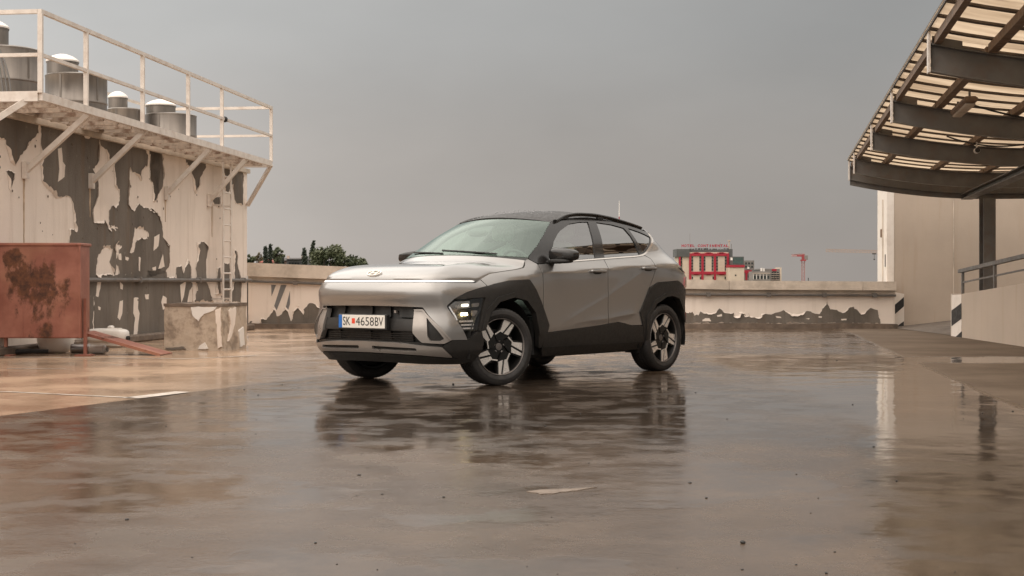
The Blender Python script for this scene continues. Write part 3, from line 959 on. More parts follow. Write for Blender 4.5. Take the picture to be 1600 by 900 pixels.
    for x in xs:
        r0 = Vector((e0[0] + (-1.62 - e0[0]) * (1 - x * x), e0[1] * x, e0[2] + (1.50 - e0[2]) * (1 - x * x)))
        tip = r0 + Vector((-.14 + .06 * x * x, 0, -.035))
        V += [r0 + Vector((.02, 0, .004)), tip, tip + Vector((.01, 0, -.02)), r0 + Vector((.0, 0, -.05))]
    for i in range(20):
        for k in range(4):
            Fc.append((i * 4 + k, (i + 1) * 4 + k, (i + 1) * 4 + (k + 1) % 4, i * 4 + (k + 1) % 4))
    Fc += [(0, 1, 2, 3), (83, 82, 81, 80)]
    make('roof_spoiler', V, Fc, M['black'], car, 40)
    mb = MB()
    mb.blob((-1.42, 0, 1.545), (.085, .018, .03), 2.2)
    mb.build('roof_antenna', M['black'], car)
    # ---- licence plate
    x0 = 2.222
    mb = MB()
    mb.box((x0 - .05, -.300, .503), (x0, .295, .642), bev=.006)
    fr = mb.build('licence_plate_frame', M['dark'], car)
    mb = MB()
    mb.box((x0 - .002, -.285, .519), (x0 + .004, .280, .634), bev=.002)
    pl = mb.build('licence_plate', M['plate'], car)
    TX = lambda y, z: Matrix(((0, 0, 1, x0 + .004), (1, 0, 0, y), (0, 1, 0, z), (0, 0, 0, 1)))
    mb = MB()
    mb.box((x0 + .003, -.285, .5195), (x0 + .0055, -.243, .6335))
    bb = mb.build('country_band', M['blue'], pl)
    text_mesh('plate_letters', 'SK', M['ink'], pl, TX(-.232, .541), .092, .076, bold=.004)
    text_mesh('plate_letters', '4658', M['ink'], pl, TX(-.071, .541), .222, .076, bold=.0)
    text_mesh('plate_letters', 'BV', M['ink'], pl, TX(.164, .541), .100, .076, bold=.004)
    mb = MB()
    mb.box((x0 + .0035, -.121, .558), (x0 + .0052, -.083, .604))
    mb.build('plate_emblem', M['red'], pl)
    # ---- underside, wheel wells, cabin
    mb = MB()
    mb.box((-1.86, -.60, .20), (1.90, .60, .66), bev=.04)
    mb.box((-.92, -.80, .22), (.80, .80, .60), bev=.03)
    mb.box((-1.80, -.62, .6), (-.9, .62, .98), bev=.03)
    mb.box((.95, -.60, .6), (1.85, .60, .90), bev=.03)
    for sx in (1.33, -1.33):
        for sg in (1, -1):
            n, V, Fc = 20, [], []
            for i in range(n + 1):
                t = math.pi * (-.08 + 1.16 * i / n)
                for y in (.58, .875):
                    V.append((sx + .455 * math.cos(t), y * sg, .36 + .425 * math.sin(t)))
            for i in range(n):
                Fc.append((2 * i, 2 * i + 1, 2 * i + 3, 2 * i + 2))
            mb.add(V, Fc)
    mb.box((-1.02, .66, .20), (-.95, .82, .34))
    mb.box((-1.02, -.82, .20), (-.95, -.66, .34))
    mb.build('underbody', M['dark'], car)
    mb = MB()
    mb.box((.80, -.74, .75), (1.06, .74, 1.10), bev=.05)
    mb.box((.62, -.74, .85), (.84, .74, 1.085), bev=.06)
    mb.blob((.72, .36, 1.09), (.13, .2, .06), 2.6)
    mb.build('dashboard', M['seatd'], car)
    mb = MB()
    n = 28
    c, tilt = Vector((.46, .37, 1.06)), R(-24)
    pts = [c + Vector((math.sin(tilt) * -.185 * math.sin(t) * 1.0, .185 * math.cos(t), .185 * math.sin(t) * math.cos(tilt))) for t in np.linspace(0, 2 * math.pi, n + 1)]
    mb.tube(pts, .015, 8, cap=False)
    mb.bar(c + Vector((0, -.17, 0)), c + Vector((0, .17, 0)), .05, .02)
    mb.bar(c, c + Vector((.02, 0, -.16)), .05, .02)
    mb.bar(c, c + Vector((.28, 0, -.08)), .06, .06)
    mb.build('steering_wheel', M['seatd'], car)
    def seat(x, y, w, m_):
        mb = MB()
        T = Matrix.Translation((x, y, 0))
        mb.blob((.10, 0, .70), (.28, w, .10), 3.2, T=T)
        T2 = T @ Matrix.Translation((-.17, 0, .72)) @ Matrix.Rotation(R(-14), 4, 'Y')
        mb.blob((0, 0, .30), (.075, w, .33), 3.0, T=T2)
        s_ = mb.build('seat', m_, car)
        mb = MB()
        mb.blob((0, 0, .74), (.055, min(w, .15), .10), 3.0, T=T2)
        mb.tube([T2 @ Vector((0, -.06, .58)), T2 @ Vector((0, -.06, .68))], .008, 6)
        mb.tube([T2 @ Vector((0, .06, .58)), T2 @ Vector((0, .06, .68))], .008, 6)
        mb.build('headrest', m_, s_)
    seat(.10, .37, .25, M['fabric'])
    seat(.10, -.37, .25, M['fabric'])
    seat(-.72, .36, .28, M['seatd'])
    seat(-.72, -.36, .28, M['seatd'])
    # tyres
    st = R(-17)
    make_wheel(car, 1.33, 1, st)
    make_wheel(car, 1.33, -1, st)
    make_wheel(car, -1.33, 1, 0)
    make_wheel(car, -1.33, -1, 0)
    return car
build_car()

# ------------------------------------------------------------------ setting materials
def ground_mat():
    m, n, l, o = nodes_of("wet_deck")
    b = n.new("ShaderNodeBsdfPrincipled")
    l.new(b.outputs[0], o.inputs[0])
    t = n.new("ShaderNodeTexCoord")
    s = n.new("ShaderNodeSeparateXYZ")
    l.new(t.outputs["Object"], s.inputs[0])
    X, Y = s.outputs["X"], s.outputs["Y"]
    big = noise(n, l, 0.42, 7, 0.6)
    mid = noise(n, l, 0.9, 6, 0.6)
    fine = noise(n, l, 14, 6, 0.7)
    grit = noise(n, l, 120, 4, 0.7)
    # dry zone under the canopy: right of a slanting line, edge wobbling a little
    d = mth(n, l, 'SUBTRACT', X, mth(n, l, 'MULTIPLY_ADD', Y, 0.157, 2.06))
    d = mth(n, l, 'ADD', d, mth(n, l, 'MULTIPLY_ADD', mid, 0.16, -0.08))
    dry = mrange(n, l, d, -0.04, 0.10)
    pud = mrange(n, l, mth(n, l, 'ABSOLUTE', mth(n, l, 'ADD', mth(n, l, 'SUBTRACT', Y, 17.0), mth(n, l, 'MULTIPLY_ADD', mid, 1.4, -0.7))), 0.5, 0.8)
    dry = mth(n, l, 'MULTIPLY', dry, pud)
    dry = mth(n, l, 'MULTIPLY', dry, mrange(n, l, Y, 9.5, 11.5))
    # paler coated bays left of a slanting line
    e = mth(n, l, 'SUBTRACT', mth(n, l, 'MULTIPLY_ADD', Y, 0.3987, -7.463), X)
    tan = mth(n, l, 'MULTIPLY', mrange(n, l, e, -0.01, 0.03), mth(n, l, 'MULTIPLY', mrange(n, l, Y, 8.0, 8.1), mrange(n, l, X, -3.6, -2.2, 1.0, 0.25)))
    # wet zone around the car, its shade on the deck put into the colour
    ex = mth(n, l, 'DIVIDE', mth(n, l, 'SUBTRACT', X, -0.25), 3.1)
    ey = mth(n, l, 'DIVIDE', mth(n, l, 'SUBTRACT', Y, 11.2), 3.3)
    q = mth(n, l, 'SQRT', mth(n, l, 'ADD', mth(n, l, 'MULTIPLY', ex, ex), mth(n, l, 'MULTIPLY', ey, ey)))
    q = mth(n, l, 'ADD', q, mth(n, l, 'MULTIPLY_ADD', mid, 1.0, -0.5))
    film_shade = mrange(n, l, q, 0.65, 1.25, 1.0, 0.0)
    # wetter near strip, the canopy's dark reflection on it painted into the base colour
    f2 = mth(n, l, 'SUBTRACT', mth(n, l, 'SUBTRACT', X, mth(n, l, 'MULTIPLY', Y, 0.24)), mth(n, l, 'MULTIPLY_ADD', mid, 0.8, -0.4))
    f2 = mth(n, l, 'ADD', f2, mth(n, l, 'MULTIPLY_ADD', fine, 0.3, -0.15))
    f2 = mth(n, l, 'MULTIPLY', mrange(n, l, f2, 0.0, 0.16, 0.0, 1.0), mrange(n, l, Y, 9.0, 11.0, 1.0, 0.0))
    film_shade = mth(n, l, 'MAXIMUM', film_shade, f2)
    puddle = mrange(n, l, big, 0.488, 0.512)
    # base colour: damp brown concrete, browner and paler stains
    damp = mixc(n, l, mrange(n, l, mid, 0.3, 0.7), (0.062, 0.040, 0.025), (0.102, 0.069, 0.045))
    c = mixc(n, l, mth(n, l, 'MULTIPLY', film_shade, 0.85), damp, mixc(n, l, mrange(n, l, mid, 0.3, 0.7), (0.026, 0.020, 0.0155), (0.050, 0.038, 0.029)))
    c = mixc(n, l, mrange(n, l, fine, 0.35, 0.75, 0.0, 0.45), c, (0.055, 0.039, 0.028))
    c = mixc(n, l, mth(n, l, 'MULTIPLY', tan, 0.9), c, mixc(n, l, mrange(n, l, mid, 0.3, 0.7), (0.35, 0.24, 0.163), (0.50, 0.355, 0.245)))
    c = mixc(n, l, dry, c, mixc(n, l, mrange(n, l, mid, 0.3, 0.7), (0.10, 0.073, 0.052), (0.15, 0.114, 0.084)))
    c = mixc(n, l, mrange(n, l, grit, 0.60, 0.72, 0.0, 0.55), c, (0.17, 0.135, 0.105))
    c = mixc(n, l, mrange(n, l, noise(n, l, 70, 5, 0.75), 0.60, 0.70, 0.0, 0.6), c, (0.03, 0.022, 0.017))
    l.new(c, b.inputs["Base Color"])
    band = noise(n, l, 2.6, 6, 0.65)
    wet = mth(n, l, 'MAXIMUM', mth(n, l, 'MULTIPLY', film_shade, 0.9), mth(n, l, 'MULTIPLY', puddle, 0.75))
    r = mixc(n, l, wet, mrange(n, l, band, 0.36, 0.64, 0.15, 0.32), mrange(n, l, band, 0.42, 0.60, 0.015, 0.24))
    # still water along the edge of the canopy, a clean mirror
    mir = mth(n, l, 'MULTIPLY', mrange(n, l, mth(n, l, 'ADD', X, mth(n, l, 'MULTIPLY_ADD', mid, 1.2, -0.6)), 2.0, 2.6), mth(n, l, 'MULTIPLY', mrange(n, l, Y, 7.6, 9.0), mrange(n, l, Y, 17.5, 19.0, 1.0, 0.0)))
    wet = mth(n, l, 'MAXIMUM', wet, mir)
    r = mixc(n, l, mir, r, 0.025)
    r = mixc(n, l, tan, r, mrange(n, l, mid, 0.35, 0.65, 0.08, 0.26))
    r = mixc(n, l, dry, r, 0.8)
    l.new(r, b.inputs["Roughness"])
    b.inputs["IOR"].default_value = 1.36
    l.new(mth(n, l, 'MULTIPLY', mixc(n, l, dry, mixc(n, l, wet, 0.44, 0.80), 0.25), mrange(n, l, X, -4.0, -1.5, 0.62, 1.0)), b.inputs["Specular IOR Level"])
    bp = n.new("ShaderNodeBump")
    bp.inputs["Strength"].default_value = 0.55
    bp.inputs["Distance"].default_value = 0.004
    w1 = noise(n, l, 1.6, 3, 0.5)
    w2 = noise(n, l, 30, 6, 0.7)
    amp = mixc(n, l, wet, 0.75, 0.07)
    hgt = mth(n, l, 'ADD', mth(n, l, 'MULTIPLY', w1, 3.0), mth(n, l, 'MULTIPLY', w2, amp))
    l.new(hgt, bp.inputs["Height"])
    l.new(bp.outputs[0], b.inputs["Normal"])
    return m

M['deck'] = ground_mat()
def cream_mat(name, base, k=1.0):
    m, n, l, o = nodes_of(name)
    b = n.new("ShaderNodeBsdfPrincipled")
    l.new(b.outputs[0], o.inputs[0])
    lo = tuple(q * .90 for q in base)
    c = mixc(n, l, mrange(n, l, noise(n, l, 0.9, 6, 0.6), 0.3, 0.7), lo, base)
    c = mixc(n, l, mrange(n, l, noise(n, l, 2.6, 8, 0.65, (2.4, 2.4, 0.16)), 0.5, 0.72, 0, 0.28 * k), c, (0.40, 0.30, 0.215))
    c = mixc(n, l, mrange(n, l, noise(n, l, 0.8, 5, 0.6), 0.52, 0.75, 0, 0.35 * k), c, (0.46, 0.37, 0.29))
    c = mixc(n, l, mrange(n, l, noise(n, l, 22, 6, 0.75), 0.62, 0.72, 0, 0.45 * k), c, (0.30, 0.24, 0.19))
    l.new(c, b.inputs["Base Color"])
    b.inputs["Roughness"].default_value = 0.72
    bp = n.new("ShaderNodeBump")
    bp.inputs["Strength"].default_value = 0.25
    bp.inputs["Distance"].default_value = 0.01
    l.new(noise(n, l, 30, 8, 0.7), bp.inputs["Height"])
    l.new(bp.outputs[0], b.inputs["Normal"])
    return m
M['cream'] = cream_mat("old_white_paint", (0.83, 0.725, 0.635))
def bare_mat():
    m, n, l, o = nodes_of("bare_grey_render")
    b = n.new("ShaderNodeBsdfPrincipled")
    l.new(b.outputs[0], o.inputs[0])
    c = mixc(n, l, mrange(n, l, noise(n, l, 1.3, 6, 0.6, (1.2, 1.2, 0.5)), 0.3, 0.7), (0.115, 0.096, 0.078), (0.185, 0.157, 0.130))
    c = mixc(n, l, mrange(n, l, noise(n, l, 5, 8, 0.7, (3.0, 3.0, 0.25)), 0.5, 0.72, 0, 0.6), c, (0.075, 0.060, 0.047))
    c = mixc(n, l, mrange(n, l, noise(n, l, 9, 8, 0.75), 0.6, 0.7, 0, 0.55), c, (0.30, 0.26, 0.22))
    c = mixc(n, l, mrange(n, l, noise(n, l, 1.7, 4, 0.6, (2.2, 2.2, 0.2)), 0.55, 0.7, 0, 0.5), c, (0.17, 0.115, 0.075))
    l.new(c, b.inputs["Base Color"])
    b.inputs["Roughness"].default_value = 0.85
    bp = n.new("ShaderNodeBump")
    bp.inputs["Strength"].default_value = 0.5
    bp.inputs["Distance"].default_value = 0.015
    l.new(noise(n, l, 40, 8, 0.7), bp.inputs["Height"])
    l.new(bp.outputs[0], b.inputs["Normal"])
    return m
M['bare'] = bare_mat()
M['coping'] = mat("coping_concrete", (0.58, 0.495, 0.41), 0.8, var=0.12, scale=3, bump=0.2, bscale=80, dirt=(0.27, 0.22, 0.17), dirt_amt=0.45)
M['beige'] = cream_mat("beige_render", (0.475, 0.387, 0.31), 1.5)
M['whitew'] = mat("white_wall_paint", (0.76, 0.69, 0.62), 0.7, var=0.05, scale=2, bump=0.1, bscale=60, dirt=(0.45, 0.37, 0.3), dirt_amt=0.4)
M['kerb'] = mat("stained_upstand", (0.15, 0.11, 0.082), 0.7, var=0.3, scale=5, bump=0.4, bscale=40, dirt=(0.05, 0.04, 0.032), dirt_amt=0.6)
M['wsteel'] = mat("white_painted_steel", (0.70, 0.63, 0.565), 0.5, var=0.06, scale=6, bump=0.05, bscale=60, dirt=(0.36, 0.24, 0.16), dirt_amt=0.28, dirt_scale=5)
M['grate'] = mat("rusty_white_grating", (0.52, 0.43, 0.35), 0.6, var=0.2, scale=9, dirt=(0.17, 0.085, 0.045), dirt_amt=0.8, dirt_scale=7)
M['zinc'] = mat("weathered_zinc", (0.215, 0.19, 0.168), 0.38, 0.75, var=0.22, scale=1.6, bump=0.06, bscale=30, stretch=(4, 4, 0.35))
M['cap'] = mat("white_cowl", (0.80, 0.74, 0.69), 0.5, var=0.05)
M['rconc'] = mat("rough_plaster", (0.50, 0.405, 0.315), 0.9, var=0.2, scale=4, bump=0.9, bscale=16, dirt=(0.15, 0.11, 0.08), dirt_amt=0.75, dirt_scale=4)
M['steel'] = mat("grey_painted_steel", (0.135, 0.125, 0.115), 0.5, var=0.15, scale=3, dirt=(0.14, 0.09, 0.06), dirt_amt=0.4, dirt_scale=4)
M['slat'] = mat("brown_timber_slat", (0.10, 0.075, 0.056), 0.65, var=0.2, scale=5)
M['purlin'] = mat("brown_purlin", (0.19, 0.125, 0.082), 0.65, var=0.2, scale=5)
M['grey'] = mat("grey_paint", (0.17, 0.165, 0.16), 0.7, var=0.1)
M['white'] = mat("white_plastic", (0.76, 0.72, 0.67), 0.4, var=0.05, dirt=(0.4, 0.33, 0.26), dirt_amt=0.3)
M['line'] = mat("worn_line_paint", (0.58, 0.52, 0.46), 0.35, var=0.15, scale=6, dirt=(0.2, 0.15, 0.11), dirt_amt=0.7, dirt_scale=5)
M['blackp'] = mat("black_stripe_paint", (0.025, 0.023, 0.022), 0.6, var=0.2)

def rust_mat():
    m, n, l, o = nodes_of("rusty_red_paint")
    b = n.new("ShaderNodeBsdfPrincipled")
    l.new(b.outputs[0], o.inputs[0])
    f = noise(n, l, 2.2, 5, 0.6)
    c = mixc(n, l, mrange(n, l, f, 0.35, 0.68), (0.225, 0.076, 0.050), (0.345, 0.140, 0.098))
    c = mixc(n, l, mrange(n, l, noise(n, l, 1.2, 4), 0.45, 0.7, 0, 0.6), c, (0.34, 0.17, 0.095))
    g = noise(n, l, 3.2, 9, 0.7, (1.4, 1, 0.8), dist=0.3)
    t = n.new("ShaderNodeTexCoord")
    sp = n.new("ShaderNodeSeparateXYZ")
    l.new(t.outputs["Object"], sp.inputs[0])
    def spot(cx, cz, rx, rz):
        a = mth(n, l, 'DIVIDE', mth(n, l, 'SUBTRACT', sp.outputs["X"], cx), rx)
        b_ = mth(n, l, 'DIVIDE', mth(n, l, 'SUBTRACT', sp.outputs["Z"], cz), rz)
        q = mth(n, l, 'SQRT', mth(n, l, 'ADD', mth(n, l, 'MULTIPLY', a, a), mth(n, l, 'MULTIPLY', b_, b_)))
        return mrange(n, l, q, 0.2, 1.25, 0.22, 0.0)
    bl = mth(n, l, 'MAXIMUM', mth(n, l, 'MAXIMUM', spot(-.55, .86, .46, .44), spot(-.82, 1.22, .20, .16)), mth(n, l, 'MAXIMUM', spot(-.78, .98, .2, .12), spot(-.42, .32, .14, .15)))
    bl = mth(n, l, 'MAXIMUM', bl, spot(-.52, .62, .12, .3))
    g = mth(n, l, 'ADD', mth(n, l, 'MULTIPLY', g, 0.92), bl)
    k = mrange(n, l, g, 0.525, 0.65)
    r = mixc(n, l, mrange(n, l, noise(n, l, 11, 6, 0.7), 0.35, 0.65), (0.038, 0.018, 0.011), (0.135, 0.052, 0.024))
    c = mixc(n, l, mth(n, l, 'MULTIPLY', k, 0.92), c, r)
    l.new(c, b.inputs["Base Color"])
    l.new(mrange(n, l, k, 0, 1, 0.45, 0.85), b.inputs["Roughness"])
    bp = n.new("ShaderNodeBump")
    bp.inputs["Strength"].default_value = 0.3
    bp.inputs["Distance"].default_value = 0.006
    l.new(noise(n, l, 18, 7, 0.7), bp.inputs["Height"])
    l.new(bp.outputs[0], b.inputs["Normal"])
    return m
M['rust'] = rust_mat()

def sheet_mat():
    m, n, l, o = nodes_of("translucent_sheet")
    d = n.new("ShaderNodeBsdfDiffuse")
    t = n.new("ShaderNodeBsdfTranslucent")
    f = noise(n, l, 1.1, 5, 0.6, (0.6, 3, 1))
    c = mixc(n, l, mrange(n, l, f, 0.3, 0.7), (0.60, 0.52, 0.43), (0.78, 0.70, 0.60))
    l.new(c, d.inputs[0])
    l.new(c, t.inputs[0])
    s = n.new("ShaderNodeMixShader")
    s.inputs[0].default_value = 0.82
    l.new(d.outputs[0], s.inputs[1])
    l.new(t.outputs[0], s.inputs[2])
    l.new(s.outputs[0], o.inputs[0])
    return m
M['sheet'] = sheet_mat()

# ------------------------------------------------------------------ ground, deck
def flat(name, poly, z, material, label=None):
    V = [(x, y, z) for x, y in poly]
    return tag(make(name, V, [tuple(range(len(V)))], material, None, 0), label, None, None, 'structure')

mb = MB()
mb.box((-16, -14, -0.6), (20, 29.6, 0.0))
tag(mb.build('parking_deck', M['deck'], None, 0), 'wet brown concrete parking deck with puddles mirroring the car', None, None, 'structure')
M['town'] = mat("distant_town_ground", (0.09, 0.10, 0.065), 0.9, var=0.4, scale=0.01)
mb = MB()
V = [(6000 * math.cos(2 * math.pi * k / 48), 6000 * math.sin(2 * math.pi * k / 48), -13.0) for k in range(48)]
mb.add(V, [tuple(range(48))])
tag(mb.build('terrain', M['town'], None, 0), 'flat town ground far below the parking deck', None, None, 'structure')
mb = MB()
mb.box((-15.9, -13.9, -12.99), (19.9, 29.5, -0.601))
tag(mb.build('parking_building', M['beige'], None, 0), 'storeys of the car park building under the deck', 'building')

# painted lines
def line_strip(pts, w, z=0.004):
    V, Fc = [], []
    for i, p in enumerate(pts):
        a, b = Vector(pts[max(i - 1, 0)]), Vector(pts[min(i + 1, len(pts) - 1)])
        d = (b - a).normalized()
        n_ = Vector((-d.y, d.x))
        V += [(*(Vector(p) + n_ * w / 2), z), (*(Vector(p) - n_ * w / 2), z)]
    for i in range(len(pts) - 1):
        Fc.append((2 * i + 1, 2 * i + 3, 2 * i + 2, 2 * i))
    return V, Fc
for nm, pts, w, lab in (('road_marking', [(-6.5, 12.10), (-4.25, 11.98), (-3.03, 11.36)], .045, 'thin worn white bay line crossing the tan part of the deck'),
                        ('road_marking', [(-3.03, 11.32), (-2.77, 11.97)], .16, 'short thick white line piece at the edge of the tan bay'),
                        ('road_marking', [(-6.4, 17.5), (-3.9, 17.1), (-3.2, 17.9)], .06, 'white bay line in front of the concrete block'),
                        ('road_marking', [(-5.4, 15.2), (-4.75, 15.15)], .05, 'short white dash in front of the rusty red container')):
    V, Fc = line_strip(pts, w)
    tag(make(nm, V, Fc, M['line'], None, 0), lab, None, None, 'structure')

# ------------------------------------------------------------------ pixel helpers: trace wear on a wall plane measured from the photograph
F_, H_ = 2222.0, 440.0
def rag(poly, amp=.02, seed=0, step=.05):
    """break straight traced edges into ragged ones"""
    out = []
    p = densify(poly, step)
    for i, (x, y) in enumerate(p):
        q = Vector((x * 9.1, y * 9.1, seed * 3.7))
        v = mnoise.noise_vector(q) + 0.6 * mnoise.noise_vector(q * 3.1) + 0.35 * mnoise.noise_vector(q * 7.3)
        out.append((x + v.x * amp, y + v.y * amp))
    return out

def flat_patch(name, poly, T, thick, material, parent):
    """thin irregular plate lying on a wall: poly in the wall's (u, z), T maps (u, z, out)"""
    n = len(poly)
    r = delaunay_2d_cdt([Vector(p) for p in poly], [], [list(range(n))], 1, 1e-5)
    V = [T @ Vector((x, y, thick)) for x, y in poly] + [T @ Vector((x, y, -.01)) for x, y in poly]
    Fc = []
    m_ = len(V)
    V += [T @ Vector((p[0], p[1], thick)) for p in r[0]]
    for t in r[2]:
        a, b, c = (r[0][i] for i in t[:3])
        if (b - a).cross(c - a) < 0:
            t = t[::-1]
        Fc.append(tuple(i + m_ for i in t))
    ar = sum(poly[i][0] * poly[(i + 1) % n][1] - poly[(i + 1) % n][0] * poly[i][1] for i in range(n))
    for i in range(n):
        j = (i + 1) % n
        Fc.append((i, n + i, n + j, j) if ar > 0 else (j, n + j, n + i, i))
    return make(name, V, Fc, material, parent, 0)

def curled_edge(poly, T, seed, parent, others=(), lim=None):
    """flakes of old paint lifting off along the edge of a bare patch"""
    n = len(poly)
    ar = sum(poly[i][0] * poly[(i + 1) % n][1] - poly[(i + 1) % n][0] * poly[i][1] for i in range(n))
    sg = 1 if ar > 0 else -1
    V, Fc, W_ = [], [], []
    for i, (x, y) in enumerate(poly):
        a, b = Vector(poly[i - 1]), Vector(poly[(i + 1) % n])
        d = b - a
        d = d.normalized() if d.length > 1e-6 else Vector((1, 0))
        nx, ny = -d.y * sg, d.x * sg                       # into the bare patch
        k = mnoise.noise(Vector((x * 3.3, y * 3.3, seed * 2.1 + 7))) + .5 * mnoise.noise(Vector((x * 11, y * 11, seed)))
        w = max(0.0, .010 + .040 * k)
        if any(inside((x - nx * .05, y - ny * .05), q) for q in others) or (lim and (x < lim[0] + .03 or x > lim[1] - .03 or y < lim[2] + .03 or y > lim[3] - .03)):
            w = None
        W_.append(w)
        w = w or 0.0
        V += [T @ Vector((x - nx * .006, y - ny * .006, .004)), T @ Vector((x + nx * w, y + ny * w, .006 + w * .9))]
    for i in range(n):
        j = (i + 1) % n
        if W_[i] is None or W_[j] is None:
            continue
        Fc.append((2 * i, 2 * j, 2 * j + 1, 2 * i + 1) if sg > 0 else (2 * i + 1, 2 * j + 1, 2 * j, 2 * i))
    o = make('peeling_edge', V, Fc, M['cream'], parent, 0)
    o['kind'] = 'stuff'
    return o

# ------------------------------------------------------------------ left building
WD = Vector((.14, 1, 0)).normalized()           # along the wall, away from the camera
WN = Vector((WD.y, -WD.x, 0))                   # out of the wall
W0 = Vector((-8.96 + .14 * 18.0, 18.0, 0))
def wall_at(u, v):
    d = Vector(((u - 800) / F_, 1, (H_ - v) / F_))
    t = (W0 - Vector((0, 0, .93))).dot(WN) / d.dot(WN)
    p = Vector((0, 0, .93)) + d * t
    return ((p - W0).dot(WD), p.z)
WT = Matrix(((WD.x, 0, WN.x, W0.x), (WD.y, 0, WN.y, W0.y), (0, 1, 0, 0), (0, 0, 0, 1)))
bld = empty('rooftop_building', W0, 0, 'low rooftop block with white paint peeling off its dark grey wall', 'building')
LI = Matrix.Translation(-W0)
L1 = 9.55                                        # end of the wall, along WD from W0
def wbox(mb, a0, a1, n0, n1, z0, z1, bev=0):
    T = LI @ Matrix(((WD.x, WN.x, 0, W0.x), (WD.y, WN.y, 0, W0.y), (0, 0, 1, 0), (0, 0, 0, 1)))
    # (along, out) is left handed with z up: swap faces
    b = MB()
    b.box((a0, n0, z0), (a1, n1, z1), bev=bev)
    mb.add([T @ Vector(v) for v in b.v], [f[::-1] for f in b.f])
mb = MB()
wbox(mb, -9, L1, -7, 0, 0, 3.02)
mb.build('wall', M['cream'], bld, 0)
mb = MB()
wbox(mb, -9.05, L1 + .05, -7.05, .05, 3.02, 3.10)
mb.build('roof_slab', M['coping'], bld, 0)
mb = MB()
wbox(mb, -9, L1 + .02, 0, .16, 0, .11, .02)
mb.build('upstand', M['kerb'], bld, 0)
c3 = lambda pts: [(x / 4.5, 180 + y / 4.5) for x, y in pts]
c4_ = lambda pts: [(x / 4.0926, 360 + y / 4.0926) for x, y in pts]
c5_ = lambda pts: [(230 + x / 2.647, 230 + y / 2.647) for x, y in pts]
c2_ = lambda pts: [(200 + x / 4.0917, 80 + y / 4.0917) for x, y in pts]
PATCH = [
    c3([(-60, -40), (130, -20), (270, -60), (270, 120), (200, 210), (140, 290), (110, 345), (75, 330), (50, 240), (40, 175), (-60, 160)]),
    c3([(40, 400), (70, 385), (102, 405), (95, 460), (72, 530), (60, 470)]),
    c3([(-60, 360), (5, 350), (0, 390), (-60, 420)]),
    c3([(290, 60), (380, 40), (500, 60), (590, 70), (700, 120), (690, 330), (650, 380), (685, 450), (690, 560), (650, 690), (660, 755), (735, 735), (765, 800), (800, 830), (810, 920), (490, 920), (525, 800), (520, 700), (505, 600), (480, 570), (390, 580), (340, 520), (290, 460), (285, 240)]),
    c3([(690, 130), (760, 150), (830, 180), (905, 190), (1000, 200), (1040, 280), (1035, 350), (990, 400), (990, 460), (950, 410), (908, 375), (905, 560), (900, 625), (935, 665), (970, 615), (1010, 650), (1080, 660), (1125, 720), (1125, 835), (1060, 830), (1000, 800), (945, 795), (925, 900), (880, 930), (825, 900), (845, 840), (820, 780), (770, 765), (765, 660), (840, 610), (835, 520), (805, 490), (795, 320), (765, 335), (740, 250), (705, 195)]),
    c3([(1050, 230), (1100, 215), (1135, 225), (1150, 420), (1145, 500), (1110, 560), (1085, 610), (1072, 605), (1080, 490), (1052, 450), (1065, 320)]),
    c4_([(440, -10), (780, -10), (770, 60), (735, 95), (748, 200), (735, 285), (700, 200), (715, 120), (665, 105), (620, 180), (612, 285), (600, 420), (590, 690), (430, 690)]),
    c4_([(600, 285), (700, 280), (760, 285), (840, 270), (905, 255), (1000, 250), (1065, 262), (1065, 300), (1200, 300), (1230, 330), (1230, 640), (1060, 680), (600, 690)]),
    c4_([(790, -10), (855, -10), (850, 60), (830, 140), (850, 150), (870, 60), (900, 45), (960, 60), (985, 20), (1040, 60), (1030, 150), (1010, 250), (760, 290), (745, 190), (765, 100)]),
    c4_([(1050, 90), (1080, 90), (1085, 210), (1060, 215), (1045, 150)]),
    c5_([(10, 0), (52, 0), (55, 90), (45, 190), (38, 225), (20, 225), (25, 150), (8, 130)]),
    c5_([(155, 30), (245, 45), (240, 90), (222, 120), (212, 165), (196, 195), (186, 130), (180, 80), (160, 70)]),
    c5_([(0, 255), (40, 270), (62, 320), (65, 375), (92, 405), (92, 480), (75, 520), (0, 540)]),
    c5_([(115, 545), (118, 500), (140, 485), (150, 520), (163, 460), (180, 490), (180, 560), (172, 600), (150, 640), (60, 640), (80, 545)]),
    c5_([(205, 395), (235, 388), (250, 410), (242, 480), (246, 560), (275, 640), (190, 640), (205, 590), (200, 500), (208, 440)]),
    c5_([(268, 215), (300, 205), (300, 250), (280, 245)]),
    c5_([(316, 70), (397, 85), (396, 240), (365, 235), (352, 150), (335, 190), (318, 170)]),
    c5_([(355, 420), (368, 425), (372, 480), (386, 560), (386, 640), (340, 640), (355, 560)]),
    c5_([(290, 500), (300, 490), (302, 610), (282, 610)]),
    c5_([(310, 480), (340, 480), (340, 640), (310, 640)]),
]
WMIN, WMAX = -1.9, L1 - .01
PQ = []
for i, pp in enumerate(PATCH):
    q = [wall_at(*p) for p in pp]
    q = rag(q, .030, i, .035)
    q = [(min(max(x, WMIN), WMAX), min(max(z, .112), 3.015)) for x, z in q]
    flat_patch('bare_patch', q, LI @ WT, .0015 + .0006 * (i % 5), M['bare'], bld)
    PQ.append(q)
for i, q in enumerate(PQ):
    curled_edge(q, LI @ WT, i, bld, PQ[:i] + PQ[i + 1:], (WMIN, WMAX, .112, 3.015))
